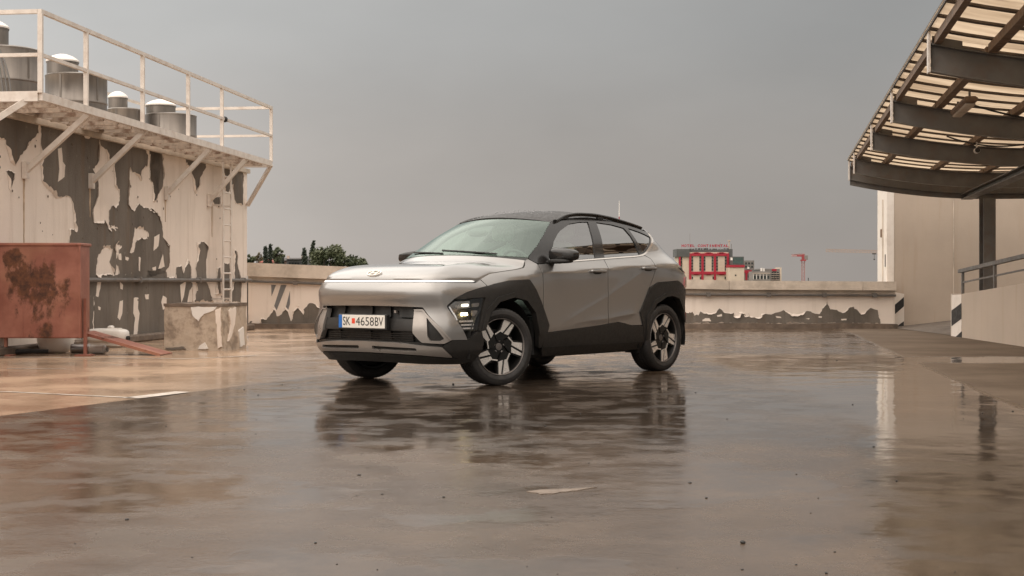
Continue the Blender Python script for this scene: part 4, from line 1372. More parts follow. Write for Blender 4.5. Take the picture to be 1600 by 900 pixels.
FLAKE = [c3([(405, 235), (430, 230), (440, 330), (455, 350), (450, 435), (405, 470), (415, 380)]), c3([(590, 150), (640, 130), (630, 160), (600, 165)]),
         c4_([(625, 290), (648, 290), (640, 370), (625, 430), (612, 420)]), c4_([(765, 330), (785, 355), (780, 380), (768, 370)]), c4_([(765, 450), (785, 445), (780, 530), (765, 575), (750, 560), (758, 500)]),
         c4_([(855, 430), (882, 430), (880, 500), (890, 530), (875, 670), (850, 675), (862, 560), (850, 530)]), c4_([(925, 410), (950, 405), (948, 440), (930, 438)]), c4_([(1040, 415), (1065, 430), (1062, 490), (1040, 505), (1030, 460)]),
         c4_([(885, 170), (898, 175), (892, 260), (885, 255)]), c4_([(970, 240), (995, 230), (995, 255), (975, 258)]), c4_([(1010, 250), (1040, 155), (1050, 230)]), c4_([(755, 150), (770, 145), (775, 190), (757, 185)]), c4_([(800, 170), (822, 175), (815, 195), (800, 190)]), c4_([(625, 490), (642, 490), (640, 508), (628, 508)]),
         c5_([(135, 570), (160, 555), (150, 620), (140, 640)]), c5_([(175, 590), (200, 560), (190, 640), (165, 640)]), c5_([(28, 370), (50, 360), (45, 410), (25, 430)])]
for i, pp in enumerate(FLAKE):
    q = rag([wall_at(*p) for p in pp], .012, 50 + i, .05)
    flat_patch('paint_flake', q, LI @ WT, .0065, M['cream'], bld)

M['stain'] = mat("rust_run_stain", (0.46, 0.34, 0.24), 0.8, var=0.2, scale=8)
for i, (u, v, ln, w_) in enumerate(((37, 266, 1.05, .022), (140, 286, .5, .03), (258, 309, .4, .018), (331, 318, .6, .018))):
    a_, z_ = wall_at(u, v)
    q = [(a_ - w_, z_), (a_ + w_, z_), (a_ + w_ * .6, z_ - ln * .5), (a_ + w_ * .15, z_ - ln), (a_ - w_ * .2, z_ - ln * .95), (a_ - w_ * .7, z_ - ln * .45)]
    flat_patch('rust_run', rag(q, .006, 300 + i, .05), LI @ WT, .0085, M['stain'], bld)
mb = MB()
for k in range(60):
    rr_ = random.Random(k)
    a_, z_ = rr_.uniform(-1.5, 9), rr_.uniform(.3, 2.9)
    p_ = LI @ WT @ Vector((a_, z_, .006))
    r_ = rr_.uniform(.008, .022)
    mb.blob(p_, (r_ * .3, r_, r_), 2, 7, 5)
mk_ = mb.build('plug_hole', M['kerb'], bld)
mk_['kind'] = 'stuff'
# pipe along the wall
mb = MB()
pz = .955
pts = [W0 + WD * a + WN * .06 + Vector((0, 0, pz)) for a in np.linspace(-3.5, L1 + .05, 14)]
mb.tube(pts, .032, 8)
pipe = mb.build('wall_pipe', M['steel'], None)
tag(pipe, 'thin grey pipe running along the peeling wall behind the concrete block', 'pipe')
for a in (-1.0, 1.6, 4.2, 6.8, 9.2):
    mb = MB()
    p = W0 + WD * a + WN * .05 + Vector((0, 0, pz))
    mb.box((p.x - .045, p.y - .04, p.z - .05), (p.x + .045, p.y + .04, p.z + .05), bev=.012)
    mb.build('pipe_clip', M['steel'], pipe)

# ------------------------------------------------------------------ walkway with railing
E0, E1 = Vector((-5.62, 16.95, 0)), Vector((-4.53, 26.75, 0))
ED = (E1 - E0).normalized()
ELEN = (E1 - E0).length
EN = Vector((-ED.y, ED.x, 0))                    # towards the wall
wk = empty('walkway', E0, 0, 'white steel walkway with railings bracketed high on the peeling wall', 'walkway')
LE = Matrix.Translation(-E0)
PZ = 3.20
loc = lambda p: LE @ Vector(p)
mb = MB()
mb.bar(loc(E0 + Vector((0, 0, PZ - .06))), loc(E1 + Vector((0, 0, PZ - .05))), .05, .10)
mb.build('edge_beam', M['wsteel'], wk)
for p, ln in ((E0, 1.05), (E1, 2.1)):
    mb = MB()
    mb.bar(loc(p + EN * .026 + Vector((0, 0, PZ - .06))), loc(p + EN * ln + Vector((0, 0, PZ - .06))), .05, .12)
    mb.build('edge_beam', M['wsteel'], wk)
mb = MB()
inn0, inn1 = E0 + EN * .80, E1 + EN * .56
mb.bar(loc(inn0 + Vector((0, 0, PZ - .08))), loc(inn1 + Vector((0, 0, PZ - .08))), .04, .08)
mb.build('edge_beam', M['wsteel'], wk)
for k in range(1, 20):
    a = k / 20
    p0 = E0 + ED * (ELEN * a) + EN * .03
    w_ = .78 - .24 * a
    mb = MB()
    mb.bar(loc(p0 + Vector((0, 0, PZ - .10))), loc(p0 + EN * w_ + Vector((0, 0, PZ - .10))), .035, .07)
    mb.build('joist', M['grate'], wk)
mb = MB()
for k in range(13):
    f = k / 12
    a0, a1 = E0 + EN * (.04 + .74 * f), E1 + EN * (.04 + .50 * f)
    mb.bar(loc(a0 + ED * .03 + Vector((0, 0, PZ - .045))), loc(a1 - ED * .03 + Vector((0, 0, PZ - .045))), .004, .03)
for k in range(1, 64):
    p0 = E0 + ED * (ELEN * k / 64) + EN * .03
    mb.bar(loc(p0 + Vector((0, 0, PZ - .040))), loc(p0 + EN * (.78 - .24 * k / 64) + Vector((0, 0, PZ - .040))), .006, .012)
g = mb.build('grating', M['grate'], wk, 0)
g['kind'] = 'stuff'
for foot, at_ in ((-1.6, -.35), (.54, 1.55), (2.53, 3.63), (5.40, 6.35), (7.40, 8.45)):
    f = W0 + WD * foot + WN * .03 + Vector((0, 0, 2.37))
    t = E0 + ED * (at_ - (E0 - W0).dot(ED)) + Vector((0, 0, PZ - .07))
    t = E0 + ED * ((W0 + WD * foot - E0).dot(ED)) + Vector((0, 0, PZ - .07))
    if foot < 0:
        t = E0 + EN * .20 + ED * .02 + Vector((0, 0, PZ - .11))
    mb = MB()
    mb.bar(loc(f), loc(t), .07, .07)
    mb.box(loc(f) - Vector((.03, .06, .10)), loc(f) + Vector((.03, .06, .12)))
    mb.build('brace', M['wsteel'], wk)
f = W0 + WD * (L1 - .05) + WN * .03 + Vector((0, 0, 2.40))
mb = MB()
mb.bar(loc(f), loc(E1 + Vector((0, 0, PZ - .07))), .06, .06)
mb.build('brace', M['wsteel'], wk)
RZ, MZ = 4.15, 3.62
rz_ = lambda a: 4.15 + .05 * a
mz_ = lambda a: 3.635 + .04 * a
for a in (0, .135, .335, .53, .70, 1.0):
    p = E0 + ED * (ELEN * a)
    mb = MB()
    mb.bar(loc(p + Vector((0, 0, PZ - .02))), loc(p + Vector((0, 0, rz_(a) - .025))), .055, .055, (1, 0, 0))
    mb.build('railing_post', M['wsteel'], wk)
for fz, w_ in ((rz_, .05), (mz_, .042)):
    mb = MB()
    mb.bar(loc(E0 - ED * .027 + Vector((0, 0, fz(0)))), loc(E1 + ED * .027 + Vector((0, 0, fz(1)))), w_, w_)
    mb.build('rail', M['wsteel'], wk)
    mb = MB()
    mb.bar(loc(E0 + EN * .03 + Vector((0, 0, fz(0)))), loc(E0 + EN * 1.1 + Vector((0, 0, fz(0)))), w_, w_)
    mb.build('rail', M['wsteel'], wk)
    mb = MB()
    mb.bar(loc(E1 + EN * .03 + Vector((0, 0, fz(1)))), loc(E1 + EN * 2.2 + Vector((0, 0, fz(1)))), w_, w_)
    mb.build('rail', M['wsteel'], wk)
mb = MB()
q = E1 + EN * 2.2
mb.bar(loc(q + Vector((0, 0, 3.1))), loc(q + Vector((0, 0, rz_(1)))), .05, .05, (1, 0, 0))
mb.build('railing_post', M['wsteel'], wk)
for fz in (rz_, mz_):
    mb = MB()
    mb.bar(loc(q + Vector((0, 0, fz(1)))), loc(q - ED * 2.6 + Vector((0, 0, fz(1) - .02))), .04, .04)
    mb.build('rail', M['wsteel'], wk)
mb = MB()
p = E0 + ED * (ELEN * .715) + Vector((0, 0, mz_(.7)))
mb.blob(loc(p), (.05, .06, .05), 2.4)
mb.build('clamp', M['blackp'], wk)

# ------------------------------------------------------------------ ladder
lp = W0 + WD * 7.78 + WN * .22
ld = empty('ladder', lp, math.atan2(WD.y, WD.x), 'white steel ladder fixed upright on the peeling wall above the concrete block', 'ladder')
for a in (-.21, .21):
    mb = MB()
    mb.box((a - .025, -.012, .35), (a + .025, .012, 3.10))
    mb.build('stile', M['wsteel'], ld)
for k in range(9):
    mb = MB()
    mb.tube([(-.21, 0, .5 + .29 * k), (.21, 0, .5 + .29 * k)], .016, 8)
    mb.build('rung', M['wsteel'], ld)
for z in (.62, 2.3):
    for a in (-.21, .21):
        mb = MB()
        mb.bar((a, .0, z), (a, .21, z), .03, .03)
        mb.build('wall_bracket', M['wsteel'], ld)

# ------------------------------------------------------------------ roof ventilators
def drum(x, y, r, h, rn, hn, off, lab):
    d = empty('roof_ventilator', (x, y, 3.10), 0, lab, 'ventilator', 'steel ventilator drums on the rooftop block')
    mb = MB()
    hm = h * .52
    mb.lathe([(r * .99, 0), (r * .99, hm - .03)], 48)
    mb.build('lower_drum', M['zinc'], d)
    mb = MB()
    mb.lathe([(r * .99, hm - .03), (r * 1.012, hm - .02), (r * 1.012, hm), (r, hm + .008), (r, h - .02), (r * 1.008, h - .015), (r * 1.008, h), (r * .96, h + .015), (.0, h + .04)], 48)
    for k in range(5):
        a = k * 2 * math.pi / 5 + .4
        mb.box((-.012, r - .002, hm + .01), (.012, r + .006, h - .02), Matrix.Rotation(a, 4, 'Z'))
    mb.build('upper_drum', M['zinc'], d)
    c = (off * math.cos(R(200)), off * math.sin(R(200)), 0)
    mb = MB()
    mb.lathe([(rn, h), (rn, h + hn - .02), (rn * 1.03, h + hn - .015), (rn * 1.03, h + hn), (rn, h + hn + .004)], 32, 'z', c)
    mb.build('neck', M['zinc'], d)
    mb = MB()
    mb.lathe([(rn * 1.05, h + hn), (rn * 1.06, h + hn + .02), (rn * .92, h + hn + .05), (rn * .66, h + hn + .085), (rn * .3, h + hn + .112), (0, h + hn + .118)], 32, 'z', c)
    mb.build('cowl', M['cap'], d)
    return d
drum(-6.60, 18.5, .46, .83, .21, .28, .16, 'nearest and largest steel ventilator drum, cables hanging over it')
drum(-6.28, 20.5, .43, .78, .22, .20, .19, 'steel ventilator drum with white cowl just right of the railing corner post')
drum(-6.62, 24.3, .29, .76, .16, .20, .11, 'small ventilator drum set back behind the other steel drums')
drum(-5.95, 24.8, .44, .72, .25, .16, .17, 'far right steel ventilator drum with broad white cowl')
for i, (dx, dz) in enumerate(((0, 0), (.05, .02), (.10, -.02))):
    mb = MB()
    a = Vector((-6.42 + dx, 18.02, 3.12))
    pts = [Vector((-6.95, 18.1, 4.02 + dz)), Vector((-6.68 + dx * .6, 18.03, 4.02 + dz)), Vector((-6.54 + dx * .8, 18.01, 3.85 + dz)), Vector((-6.47 + dx, 18.0, 3.55)), a]
    P_ = resample([tuple(p) for p in pts], 20)
    mb.tube([tuple(p) for p in P_], .010, 6)
    tag(mb.build('cable', M['grey'], None), ('leftmost of the three thin grey cables looping down over the nearest drum', 'middle one of three thin grey cables looping over the nearest drum', 'rightmost of three thin grey cables looping over the nearest drum')[i], 'cable', 'cables over the nearest drum')

# ------------------------------------------------------------------ concrete block
blk = empty('concrete_block', (-4.22, 19.55, 0), R(-12), 'rough plastered concrete block standing on the deck below the ladder', 'plinth')
rnd = random.Random(5)
def rough_box(lo, hi, n, amp, seed):
    V, Fc, idx = [], [], {}
    def vid(i, j, k):
        if (i, j, k) not in idx:
            p = Vector((lo[0] + (hi[0] - lo[0]) * i / n, lo[1] + (hi[1] - lo[1]) * j / n, lo[2] + (hi[2] - lo[2]) * k / n))
            q = mnoise.noise_vector(p * 7 + Vector((seed, 0, 0))) * amp + mnoise.noise_vector(p * 23) * amp * .5
            if k == 0:
                q.z = 0
            idx[(i, j, k)] = len(V)
            V.append(tuple(p + q))
        return idx[(i, j, k)]
    for a in range(n):
        for b in range(n):
            Fc += [(vid(a, b, n), vid(a + 1, b, n), vid(a + 1, b + 1, n), vid(a, b + 1, n)), (vid(a, 0, b), vid(a + 1, 0, b), vid(a + 1, 0, b + 1), vid(a, 0, b + 1)),
                   (vid(a + 1, n, b), vid(a, n, b), vid(a, n, b + 1), vid(a + 1, n, b + 1)), (vid(0, a + 1, b), vid(0, a, b), vid(0, a, b + 1), vid(0, a + 1, b + 1)), (vid(n, a, b), vid(n, a + 1, b), vid(n, a + 1, b + 1), vid(n, a, b + 1))]
    return V, Fc
V, Fc = rough_box((-.42, -.38, 0), (.42, .45, .60), 16, .012, 1)
make('block_body', V, Fc, M['rconc'], blk, 60)
V, Fc = rough_box((-.43, -.39, .595), (.43, .46, .635), 16, .008, 3)
make('top_screed', V, Fc, M['kerb'], blk, 60)
BT = Matrix(((1, 0, 0, 0), (0, 0, -1, -.385), (0, 1, 0, 0), (0, 0, 0, 1)))
for i, (poly, m_) in enumerate((([(-.03, .585), (.34, .59), (.30, .54), (.16, .50), (.08, .40), (.0, .47)], 'white'), ([(.10, .07), (.17, .12), (.22, .03), (.08, .02)], 'white'),
                                ([(.32, .55), (.40, .58), (.41, .06), (.36, .03), (.35, .3)], 'cream'), ([(-.40, .03), (-.15, .06), (-.1, .02), (-.40, .01)], 'bare'))):
    flat_patch('plaster_flake', rag(poly, .012, 80 + i, .03), BT, .012 + .002 * i, M[m_], blk)
BS = Matrix(((0, 0, 1, .425), (1, 0, 0, 0), (0, 1, 0, 0), (0, 0, 0, 1)))
flat_patch('plaster_flake', rag([(-.2, .55), (.05, .58), (0, .35), (-.1, .2), (-.22, .12), (-.12, .35)], .015, 90, .03), BS, .014, M['cream'], blk)
flat_patch('plaster_flake', rag([(.15, .25), (.3, .3), (.35, .05), (.2, .03)], .015, 91, .03), BS, .014, M['white'], blk)

# ------------------------------------------------------------------ rusty container
ct = empty('rusty_container', (-5.38, 17.7, 0), 0, 'red painted steel container with big brown rust blotches, standing on legs', 'container')
mb = MB()
mb.box((-1.03, 0, .225), (0.0, .42, 1.39), bev=.01)
mb.build('body', M['rust'], ct)
mb = MB()
mb.box((-1.05, -.02, 1.375), (.02, .44, 1.412), bev=.008)
mb.build('rim', M['rust'], ct)
mb = MB()
mb.box((-.012, -.012, .23), (.012, -.001, 1.374))
mb.build('corner_post', M['rust'], ct)
mb = MB()
mb.box((-.705, -.006, .23), (-.697, .001, .62))
mb.build('seam', M['rust'], ct)
for x in (-.005, -1.0):
    mb = MB()
    mb.box((x + .02, .10, .0), (x + .055, .15, .72))
    mb.box((x - .07, .02, 0.0), (x + .13, .22, .018), bev=.004)
    mb.build('leg', M['rust'], ct)
# red sheet lying half on the ground beside it
sh = empty('steel_flap', (-4.70, 18.1, 0), R(-6), 'rust red steel sheet lying sloped between the container and the ground', 'steel sheet')
mb = MB()
b = MB()
b.box((-.78, -.22, -.006), (.30, .22, .006))
T = Matrix.Translation((0.02, 0, .088)) @ Matrix.Rotation(R(15), 4, 'Y')
mb.add([T @ Vector(v) for v in b.v], b.f)
mb.build('plate', M['rust'], sh)
mb = MB()
b = MB()
b.box((-.78, -.235, -.022), (.30, -.22, .014))
mb.add([T @ Vector(v) for v in b.v], b.f)
mb.build('folded_edge', M['rust'], sh)

# sanitary ware and litter behind the container
ws_ = empty('broken_washbasin', (-5.72, 20.1, 0), R(-10), 'dirty white plastic cistern lying on the ground right of the container', 'cistern')
mb = MB()
mb.blob((0, 0, .17), (.30, .16, .10), 4)
mb.box((-.27, -.1, .0), (.24, .1, .12), bev=.03)
mb.build('tank', M['white'], ws_)
mb = MB()
mb.box((.02, -.05, .26), (.09, .05, .31), bev=.015)
mb.box((.0, -.05, .258), (.20, .05, .275), bev=.004)
mb.build('cover', M['white'], ws_)
mb = MB()
mb.lathe([(.035, .28), (.035, .33), (.015, .33)], 16, 'x', (0, 0, .13))
mb.build('outlet', M['blackp'], ws_)
bw = empty('white_bowl', (-5.95, 18.55, 0), 0, 'round white bowl half hidden under the rusty container', 'bowl')
mb = MB()
mb.lathe([(.10, 0), (.16, .015), (.21, .07), (.235, .15), (.24, .21), (.225, .21), (.20, .09), (.0, .04)], 32)
mb.build('basin', M['white'], bw)
mb = MB()
mb.lathe([(.238, .205), (.25, .215), (.245, .228), (.222, .222), (.222, .205)], 32)
mb.build('rim', M['white'], bw)
bt = empty('plastic_bottle', (-5.60, 18.45, .062), R(25), 'crumpled clear plastic bottle beside the white bowl', 'bottle')
mb = MB()
mb.lathe([(0, -.12), (.055, -.12), (.062, -.1), (.058, -.03), (.062, .0), (.058, .03), (.06, .1), (.035, .16), (.017, .19), (.017, .21)], 18, 'x')
mb.build('bottle_body', M['disc'], bt)
mb = MB()
mb.lathe([(.02, .20), (.02, .225), (.0, .226)], 14, 'x')
mb.build('bottle_cap', M['white'], bt)
mb = MB()
mb.tube([(-6.38, 18.0, .035), (-6.15, 18.02, .05), (-5.9, 18.1, .04)], .03, 8)
tag(mb.build('black_hose', M['blackp'], None), 'black hose lying under the rusty container', 'hose')
mb = MB()
mb.lathe([(.05, -.13), (.055, -.1), (.055, .08), (.035, .1), (.035, .13)], 16, 'x', (0, 0, .055))
o = mb.build('white_tube', M['white'], None)
o.location = (-5.33, 18.35, 0)
o.rotation_euler = (0, 0, R(-20))
tag(o, 'short white tube lying by the leg of the container', 'tube')

# ------------------------------------------------------------------ back parapet
PY = 28.3
PXZ = [(-5.25, 1.308), (-2.84, 1.207), (-.5, 1.11), (3.3, .957), (7.62, .93)]
ptop = lambda x: float(np.interp(x, [p[0] for p in PXZ], [p[1] for p in PXZ]))
pth = lambda x: float(np.interp(x, [-5.25, -2.8, 3.3, 7.6], [.27, .255, .18, .175]))
pw = empty('parapet_wall', (0, PY, 0), 0, 'low white parapet with thick coping, paint flaking along its foot', 'wall')
def xz_wall(xs, z0, z1, y0, y1):
    V, Fc = [], []
    for x in xs:
        V += [(x, y0, z0(x)), (x, y0, z1(x)), (x, y1, z1(x)), (x, y1, z0(x))]
    for i in range(len(xs) - 1):
        for k in range(4):
            Fc.append((4 * i + k, 4 * i + (k + 1) % 4, 4 * i + 4 + (k + 1) % 4, 4 * i + 4 + k))
    Fc += [(3, 2, 1, 0), tuple(4 * (len(xs) - 1) + k for k in range(4))]
    return V, [f[::-1] for f in Fc]
xs = list(np.linspace(-5.25, 7.62, 24))
V, Fc = xz_wall(xs, lambda x: 0, lambda x: ptop(x) - pth(x) + .01, 0, .3)
make('wall_face', V, Fc, M['cream'], pw, 0)
V, Fc = xz_wall(xs, lambda x: ptop(x) - pth(x) - .125, lambda x: ptop(x) - pth(x) - .001, -.035, -.001)
make('string_course', V, Fc, M['coping'], pw, 0)
xc = [-5.25, -2.9, -.5, 1.9, 4.3, 6.95, 7.615]
for i in range(6):
    V, Fc = xz_wall([xc[i] + .004, xc[i + 1] - .004], lambda x: ptop(x) - pth(x), ptop, -.14, .42)
    make('coping_stone', V, Fc, M['coping'], pw, 0)
V, Fc = xz_wall(xs, lambda x: 0, lambda x: .10 + .012 * math.sin(x * 3.1), -.22, -.002)
make('upstand', V, Fc, M['kerb'], pw, 0)
mb = MB()
mb.tube([(x, -.075, ptop(x) - pth(x) - .10) for x in xs], .022, 8)
for x in (-4.3, -3.2, -2.2, 3.9, 5.1, 6.2, 7.2):
    mb.box((x - .04, -.10, ptop(x) - pth(x) - .14), (x + .04, -.036, ptop(x) - pth(x) - .06))
tag(mb.build('parapet_pipe', M['steel'], None), 'dark conduit clipped under the coping of the white parapet', 'pipe')
bpy.data.objects['parapet_pipe'].location = (0, PY, 0)
PT = Matrix(((1, 0, 0, 0), (0, 0, -1, 0), (0, 1, 0, 0), (0, 0, 0, 1)))
def par_at(u, v):
    t = PY
    return ((u - 800) / F_ * t, .93 + (H_ - v) / F_ * t)
c6 = lambda pts: [par_at(370 + x / 5.295, 360 + y / 5.295) for x, y in pts]
c7 = lambda pts: [par_at(1040 + x / 4.444, 400 + y / 4.444) for x, y in pts]
PP = [c6([(60, 700), (85, 770), (130, 745), (120, 785), (95, 810), (60, 805)]),
      c6([(185, 730), (215, 728), (245, 745), (275, 680), (305, 625), (330, 710), (370, 700), (405, 640), (430, 680), (455, 755), (465, 660), (510, 610), (545, 700), (585, 605), (640, 610), (700, 640), (900, 700), (900, 810), (210, 810), (195, 770)]),
      c6([(285, 450), (325, 450), (288, 545)]), c6([(365, 452), (412, 452), (330, 660), (310, 625)]), c6([(440, 500), (440, 610), (425, 660), (405, 640)]),
      c7([(-60, 385), (150, 390), (185, 385), (195, 415), (230, 415), (240, 390), (340, 395), (372, 362), (415, 395), (480, 395), (480, 415), (505, 415), (510, 395), (550, 395), (550, 415), (575, 420), (580, 395), (590, 425), (660, 425), (665, 402), (740, 405), (815, 375), (870, 400), (930, 405), (980, 380), (1065, 405), (1100, 350), (1120, 318), (1145, 370), (1190, 370), (1225, 395), (1300, 352), (1360, 395), (1380, 395), (1420, 362), (1470, 375), (1490, 440), (1490, 470), (-60, 470)])]
for i, q in enumerate(PP):
    q = [(min(max(x, -5.24), 7.61), max(.02, z)) for x, z in q]
    if i not in (2, 3, 4):
        q = rag(q, .026, 120 + i, .03)
        q = [(min(max(x, -5.24), 7.61), max(.02, z)) for x, z in q]
    flat_patch('bare_patch', q, PT, .004 + .001 * i, M['grey'] if i in (2, 3, 4) else M['bare'], pw)
    if i not in (2, 3, 4):
        curled_edge(q, PT, 40 + i, pw, (), (-5.24, 7.61, .05, 3))
for i, q in enumerate(([(255, 440), (275, 430), (305, 432), (318, 452), (255, 452)], [(355, 412), (390, 402), (392, 418), (360, 420)], [(765, 418), (800, 420), (802, 430), (770, 428)], [(970, 435), (1000, 432), (995, 442)], [(1060, 420), (1085, 420), (1082, 430), (1062, 430)], [(1215, 437), (1255, 434), (1255, 446), (1220, 446)])):
    flat_patch('paint_flake', rag(c7(q), .008, 140 + i, .03), PT, .014, M['cream'], pw)

# ------------------------------------------------------------------ right side: ramp house
rb = empty('ramp_house', (7.62, 28.7, 0), 0, 'tall beige rendered wall with a white end under the slatted canopy', 'building')
mb = MB()
mb.box((.09, 0, 0), (9, .7, 2.92))
mb.build('wall', M['beige'], rb, 0)
mb = MB()
mb.box((-.06, -.012, 0), (.089, .72, 2.95), bev=.006)
mb.build('end_pier', M['whitew'], rb, 0)
mb = MB()
mb.box((-.075, .25, .6), (-.061, .30, 2.6))
mb.build('conduit', M['coping'], rb, 0)
mb = MB()
mb.box((-.068, .06, 1.23), (-.0605, .12, 1.48))
mb.build('vent_slot', M['steel'], rb, 0)
mb = MB()
mb.box((-.10, .30, 1.83), (-.061, .36, 2.0), bev=.01)
mb.build('junction_box', M['purlin'], rb, 0)
mb = MB()
mb.box((1.28, -.012, 0), (1.30, -.0, 2.9))
mb.build('wall_joint', M['coping'], rb, 0)
CT = Matrix(((1, 0, 0, 0), (0, 0, -1, 0), (0, 1, 0, 0), (0, 0, 0, 1)))
mb = MB()
mb.prism([(.095, .0), (.29, .0), (.29, .68), (.095, .72)], .001, .014, CT)
mb.build('chevron_panel', M['whitew'], rb, 0)
for poly in ([(.10, .27), (.285, .43), (.285, .62), (.10, .46)], [(.10, .0), (.285, .0), (.285, .13)]):
    mb = MB()
    mb.prism(poly, .010, .018, CT)
    mb.build('chevron_stripe', M['blackp'], rb, 0)

# ramp going up behind the low wall
V = [(7.55, 20.0, .006), (16, 16.0, .95), (16, 28.69, .95), (7.60, 28.69, .006)]
tag(make('ramp', V, [(0, 1, 2, 3)], mat("ramp_asphalt", (0.11, 0.088, 0.07), 0.8, var=0.2, scale=2), None, 0), 'brown asphalt ramp rising behind the low striped wall', None, None, 'structure')
rw_ = empty('ramp_wall', (7.52, 24.3, 0), math.atan2(-4.0, -.21), 'low beige ramp wall with a black and white chevron on its end', 'wall')
# local x runs along the wall towards the camera, local y points right of travel inverted: face looks to -x world
mb = MB()
zt = lambda a: .69 + .055 * a
xs_ = [0, 2, 4, 7, 10.5]
V, Fc = [], []
for a in xs_:
    V += [(a, 0, 0), (a, 0, zt(a)), (a, .25, zt(a)), (a, .25, 0)]
for i in range(len(xs_) - 1):
    for k in range(4):
        Fc.append((4 * i + k, 4 * i + (k + 1) % 4, 4 * i + 4 + (k + 1) % 4, 4 * i + 4 + k))
Fc += [(3, 2, 1, 0), (16, 17, 18, 19)]
make('wall_body', V, Fc, M['beige'], rw_, 0)
mb = MB()
mb.box((-.02, -.015, 0), (-.001, .26, .72))
mb.build('end_plate', M['whitew'], rw_, 0)
FT = Matrix(((1, 0, 0, 0), (0, 0, 1, .25), (0, 1, 0, 0), (0, 0, 0, 1)))
for poly in ([(.0, .17), (.62, .31), (.62, .57), (.0, .435)], [(.28, .0), (.64, .0), (.64, .10)]):
    mb = MB()
    mb.prism(poly, .002, .010, CT)
    mb.build('chevron_stripe', M['blackp'], rw_, 0)
mb = MB()
mb.prism([(.0, .0), (.62, .0), (.62, .715), (.0, .70)], .0005, .005, CT)
mb.build('chevron_panel', M['whitew'], rw_, 0)
hr = empty('handrail', (7.64, 24.2, 0), math.atan2(-4.0, -.21), 'dark grey steel handrail on top of the low ramp wall', 'railing')
for k in range(6):
    a = .12 + 1.9 * k
    mb = MB()
    mb.box((a - .03, -.02, zt(a) - .02), (a + .03, .02, zt(a) + .385))
    mb.build('post', M['steel'], hr)
mb = MB()
mb.bar((-.08, 0, zt(0) + .415), (10.3, 0, zt(10.3) + .415), .07, .06)
mb.build('top_rail', M['steel'], hr)
mb = MB()
mb.bar((.1, 0, zt(.1) + .22), (10.3, 0, zt(10.3) + .22), .025, .025)
mb.build('mid_rail', M['steel'], hr)

# ------------------------------------------------------------------ canopy
CE = Vector((6.42, 27.1, 0))                    # far end of the free edge
CD = Vector((-.181, -.983, 0)).normalized()     # along the edge, towards the camera
CX = Vector((-CD.y, CD.x, 0))                   # from the edge inwards
if CX.x < 0:
    CX = -CX
cn = empty('canopy', (CE.x, CE.y, 0), 0, 'curved steel canopy with dark slats and cream translucent sheets over the ramp', 'canopy')
def cz(s):
    return 3.13 - .225 * min(s, 2.6) + .043 * min(s, 2.6) ** 2 - .0 * max(0, s - 2.6)
def cp(a, s, dz=0.0):
    p = CD * a + CX * s
    return Vector((p.x, p.y, cz(s) + dz))
SS = [0, .3, .6, .9, 1.2, 1.5, 1.8, 2.1, 2.4, 2.8, 3.4, 4.2, 5.2, 6.2]
LENC = 20.0
def sweep(mb, a, s_list, w, z0, z1):
    """bar across the canopy at distance a from the far end, following its curve"""
    V, Fc = [], []
    for s in s_list:
        V += [cp(a - w / 2, s, z0), cp(a + w / 2, s, z0), cp(a + w / 2, s, z1), cp(a - w / 2, s, z1)]
    n = len(s_list)
    for i in range(n - 1):
        for k in range(4):
            Fc.append((4 * i + k, 4 * i + 4 + k, 4 * i + 4 + (k + 1) % 4, 4 * i + (k + 1) % 4))
    Fc += [(0, 1, 2, 3), tuple(4 * (n - 1) + k for k in (3, 2, 1, 0))]
    mb.add(V, Fc)
beams = [0.0, .62, 1.75, 6.2, 9.9, 14.1, 18.4]
beams = [0.03, 1.75, 6.35, 10.0, 14.2, 18.5]
for a in beams:
    mb = MB()
    sweep(mb, a, [.02] + SS[1:], .014, -.245, -.005)
    sweep(mb, a, [.02] + SS[1:], .11, -.262, -.246)
    sweep(mb, a, [.02] + SS[1:], .11, -.016, -.0)
    b_ = mb.build('beam', M['steel'], cn, 0)
    mb = MB()
    e = cp(a, 0)
    mb.bar(e + Vector((0, 0, -.275)), e + Vector((0, 0, .16)), .02, .13, CD)
    mb.build('end_plate', M['wsteel'], cn, 0)
    mb = MB()
    sweep(mb, a, [.03, .12, .30], .012, 0.0, .075)
    mb.build('gusset', M['steel'], cn, 0)
mb = MB()
sweep(mb, .0, [.02] + SS[1:], .03, -.36, -.262)
mb.build('fascia', M['steel'], cn, 0)
for s in (.56, 1.41, 2.26, 3.11, 3.96, 4.81, 5.66):
    for i in range(len(beams) - 1):
        a0, a1 = beams[i] + .06, beams[i + 1] - .06
        mb = MB()
        mb.bar(cp(a0, s, .04), cp(a1, s, .04), .085, .078)
        mb.build('purlin', M['purlin'], cn, 0)
mb = MB()
mb.bar(cp(-.05, .075, .04), cp(LENC, .075, .04), .06, .078)
mb.build('edge_purlin', M['purlin'], cn, 0)
mb = MB()
mb.bar(cp(-.05, -.015, .122), cp(LENC, -.015, .122), .016, .05)
mb.build('edge_trim', M['steel'], cn, 0)
k = 0
a = -.02
while a < LENC:
    mb = MB()
    sweep(mb, a, [-.01] + SS[1:], .085, .092, .112)
    mb.build('slat', M['slat'], cn, 0)
    a += .655
V, Fc = [], []
ns = 0
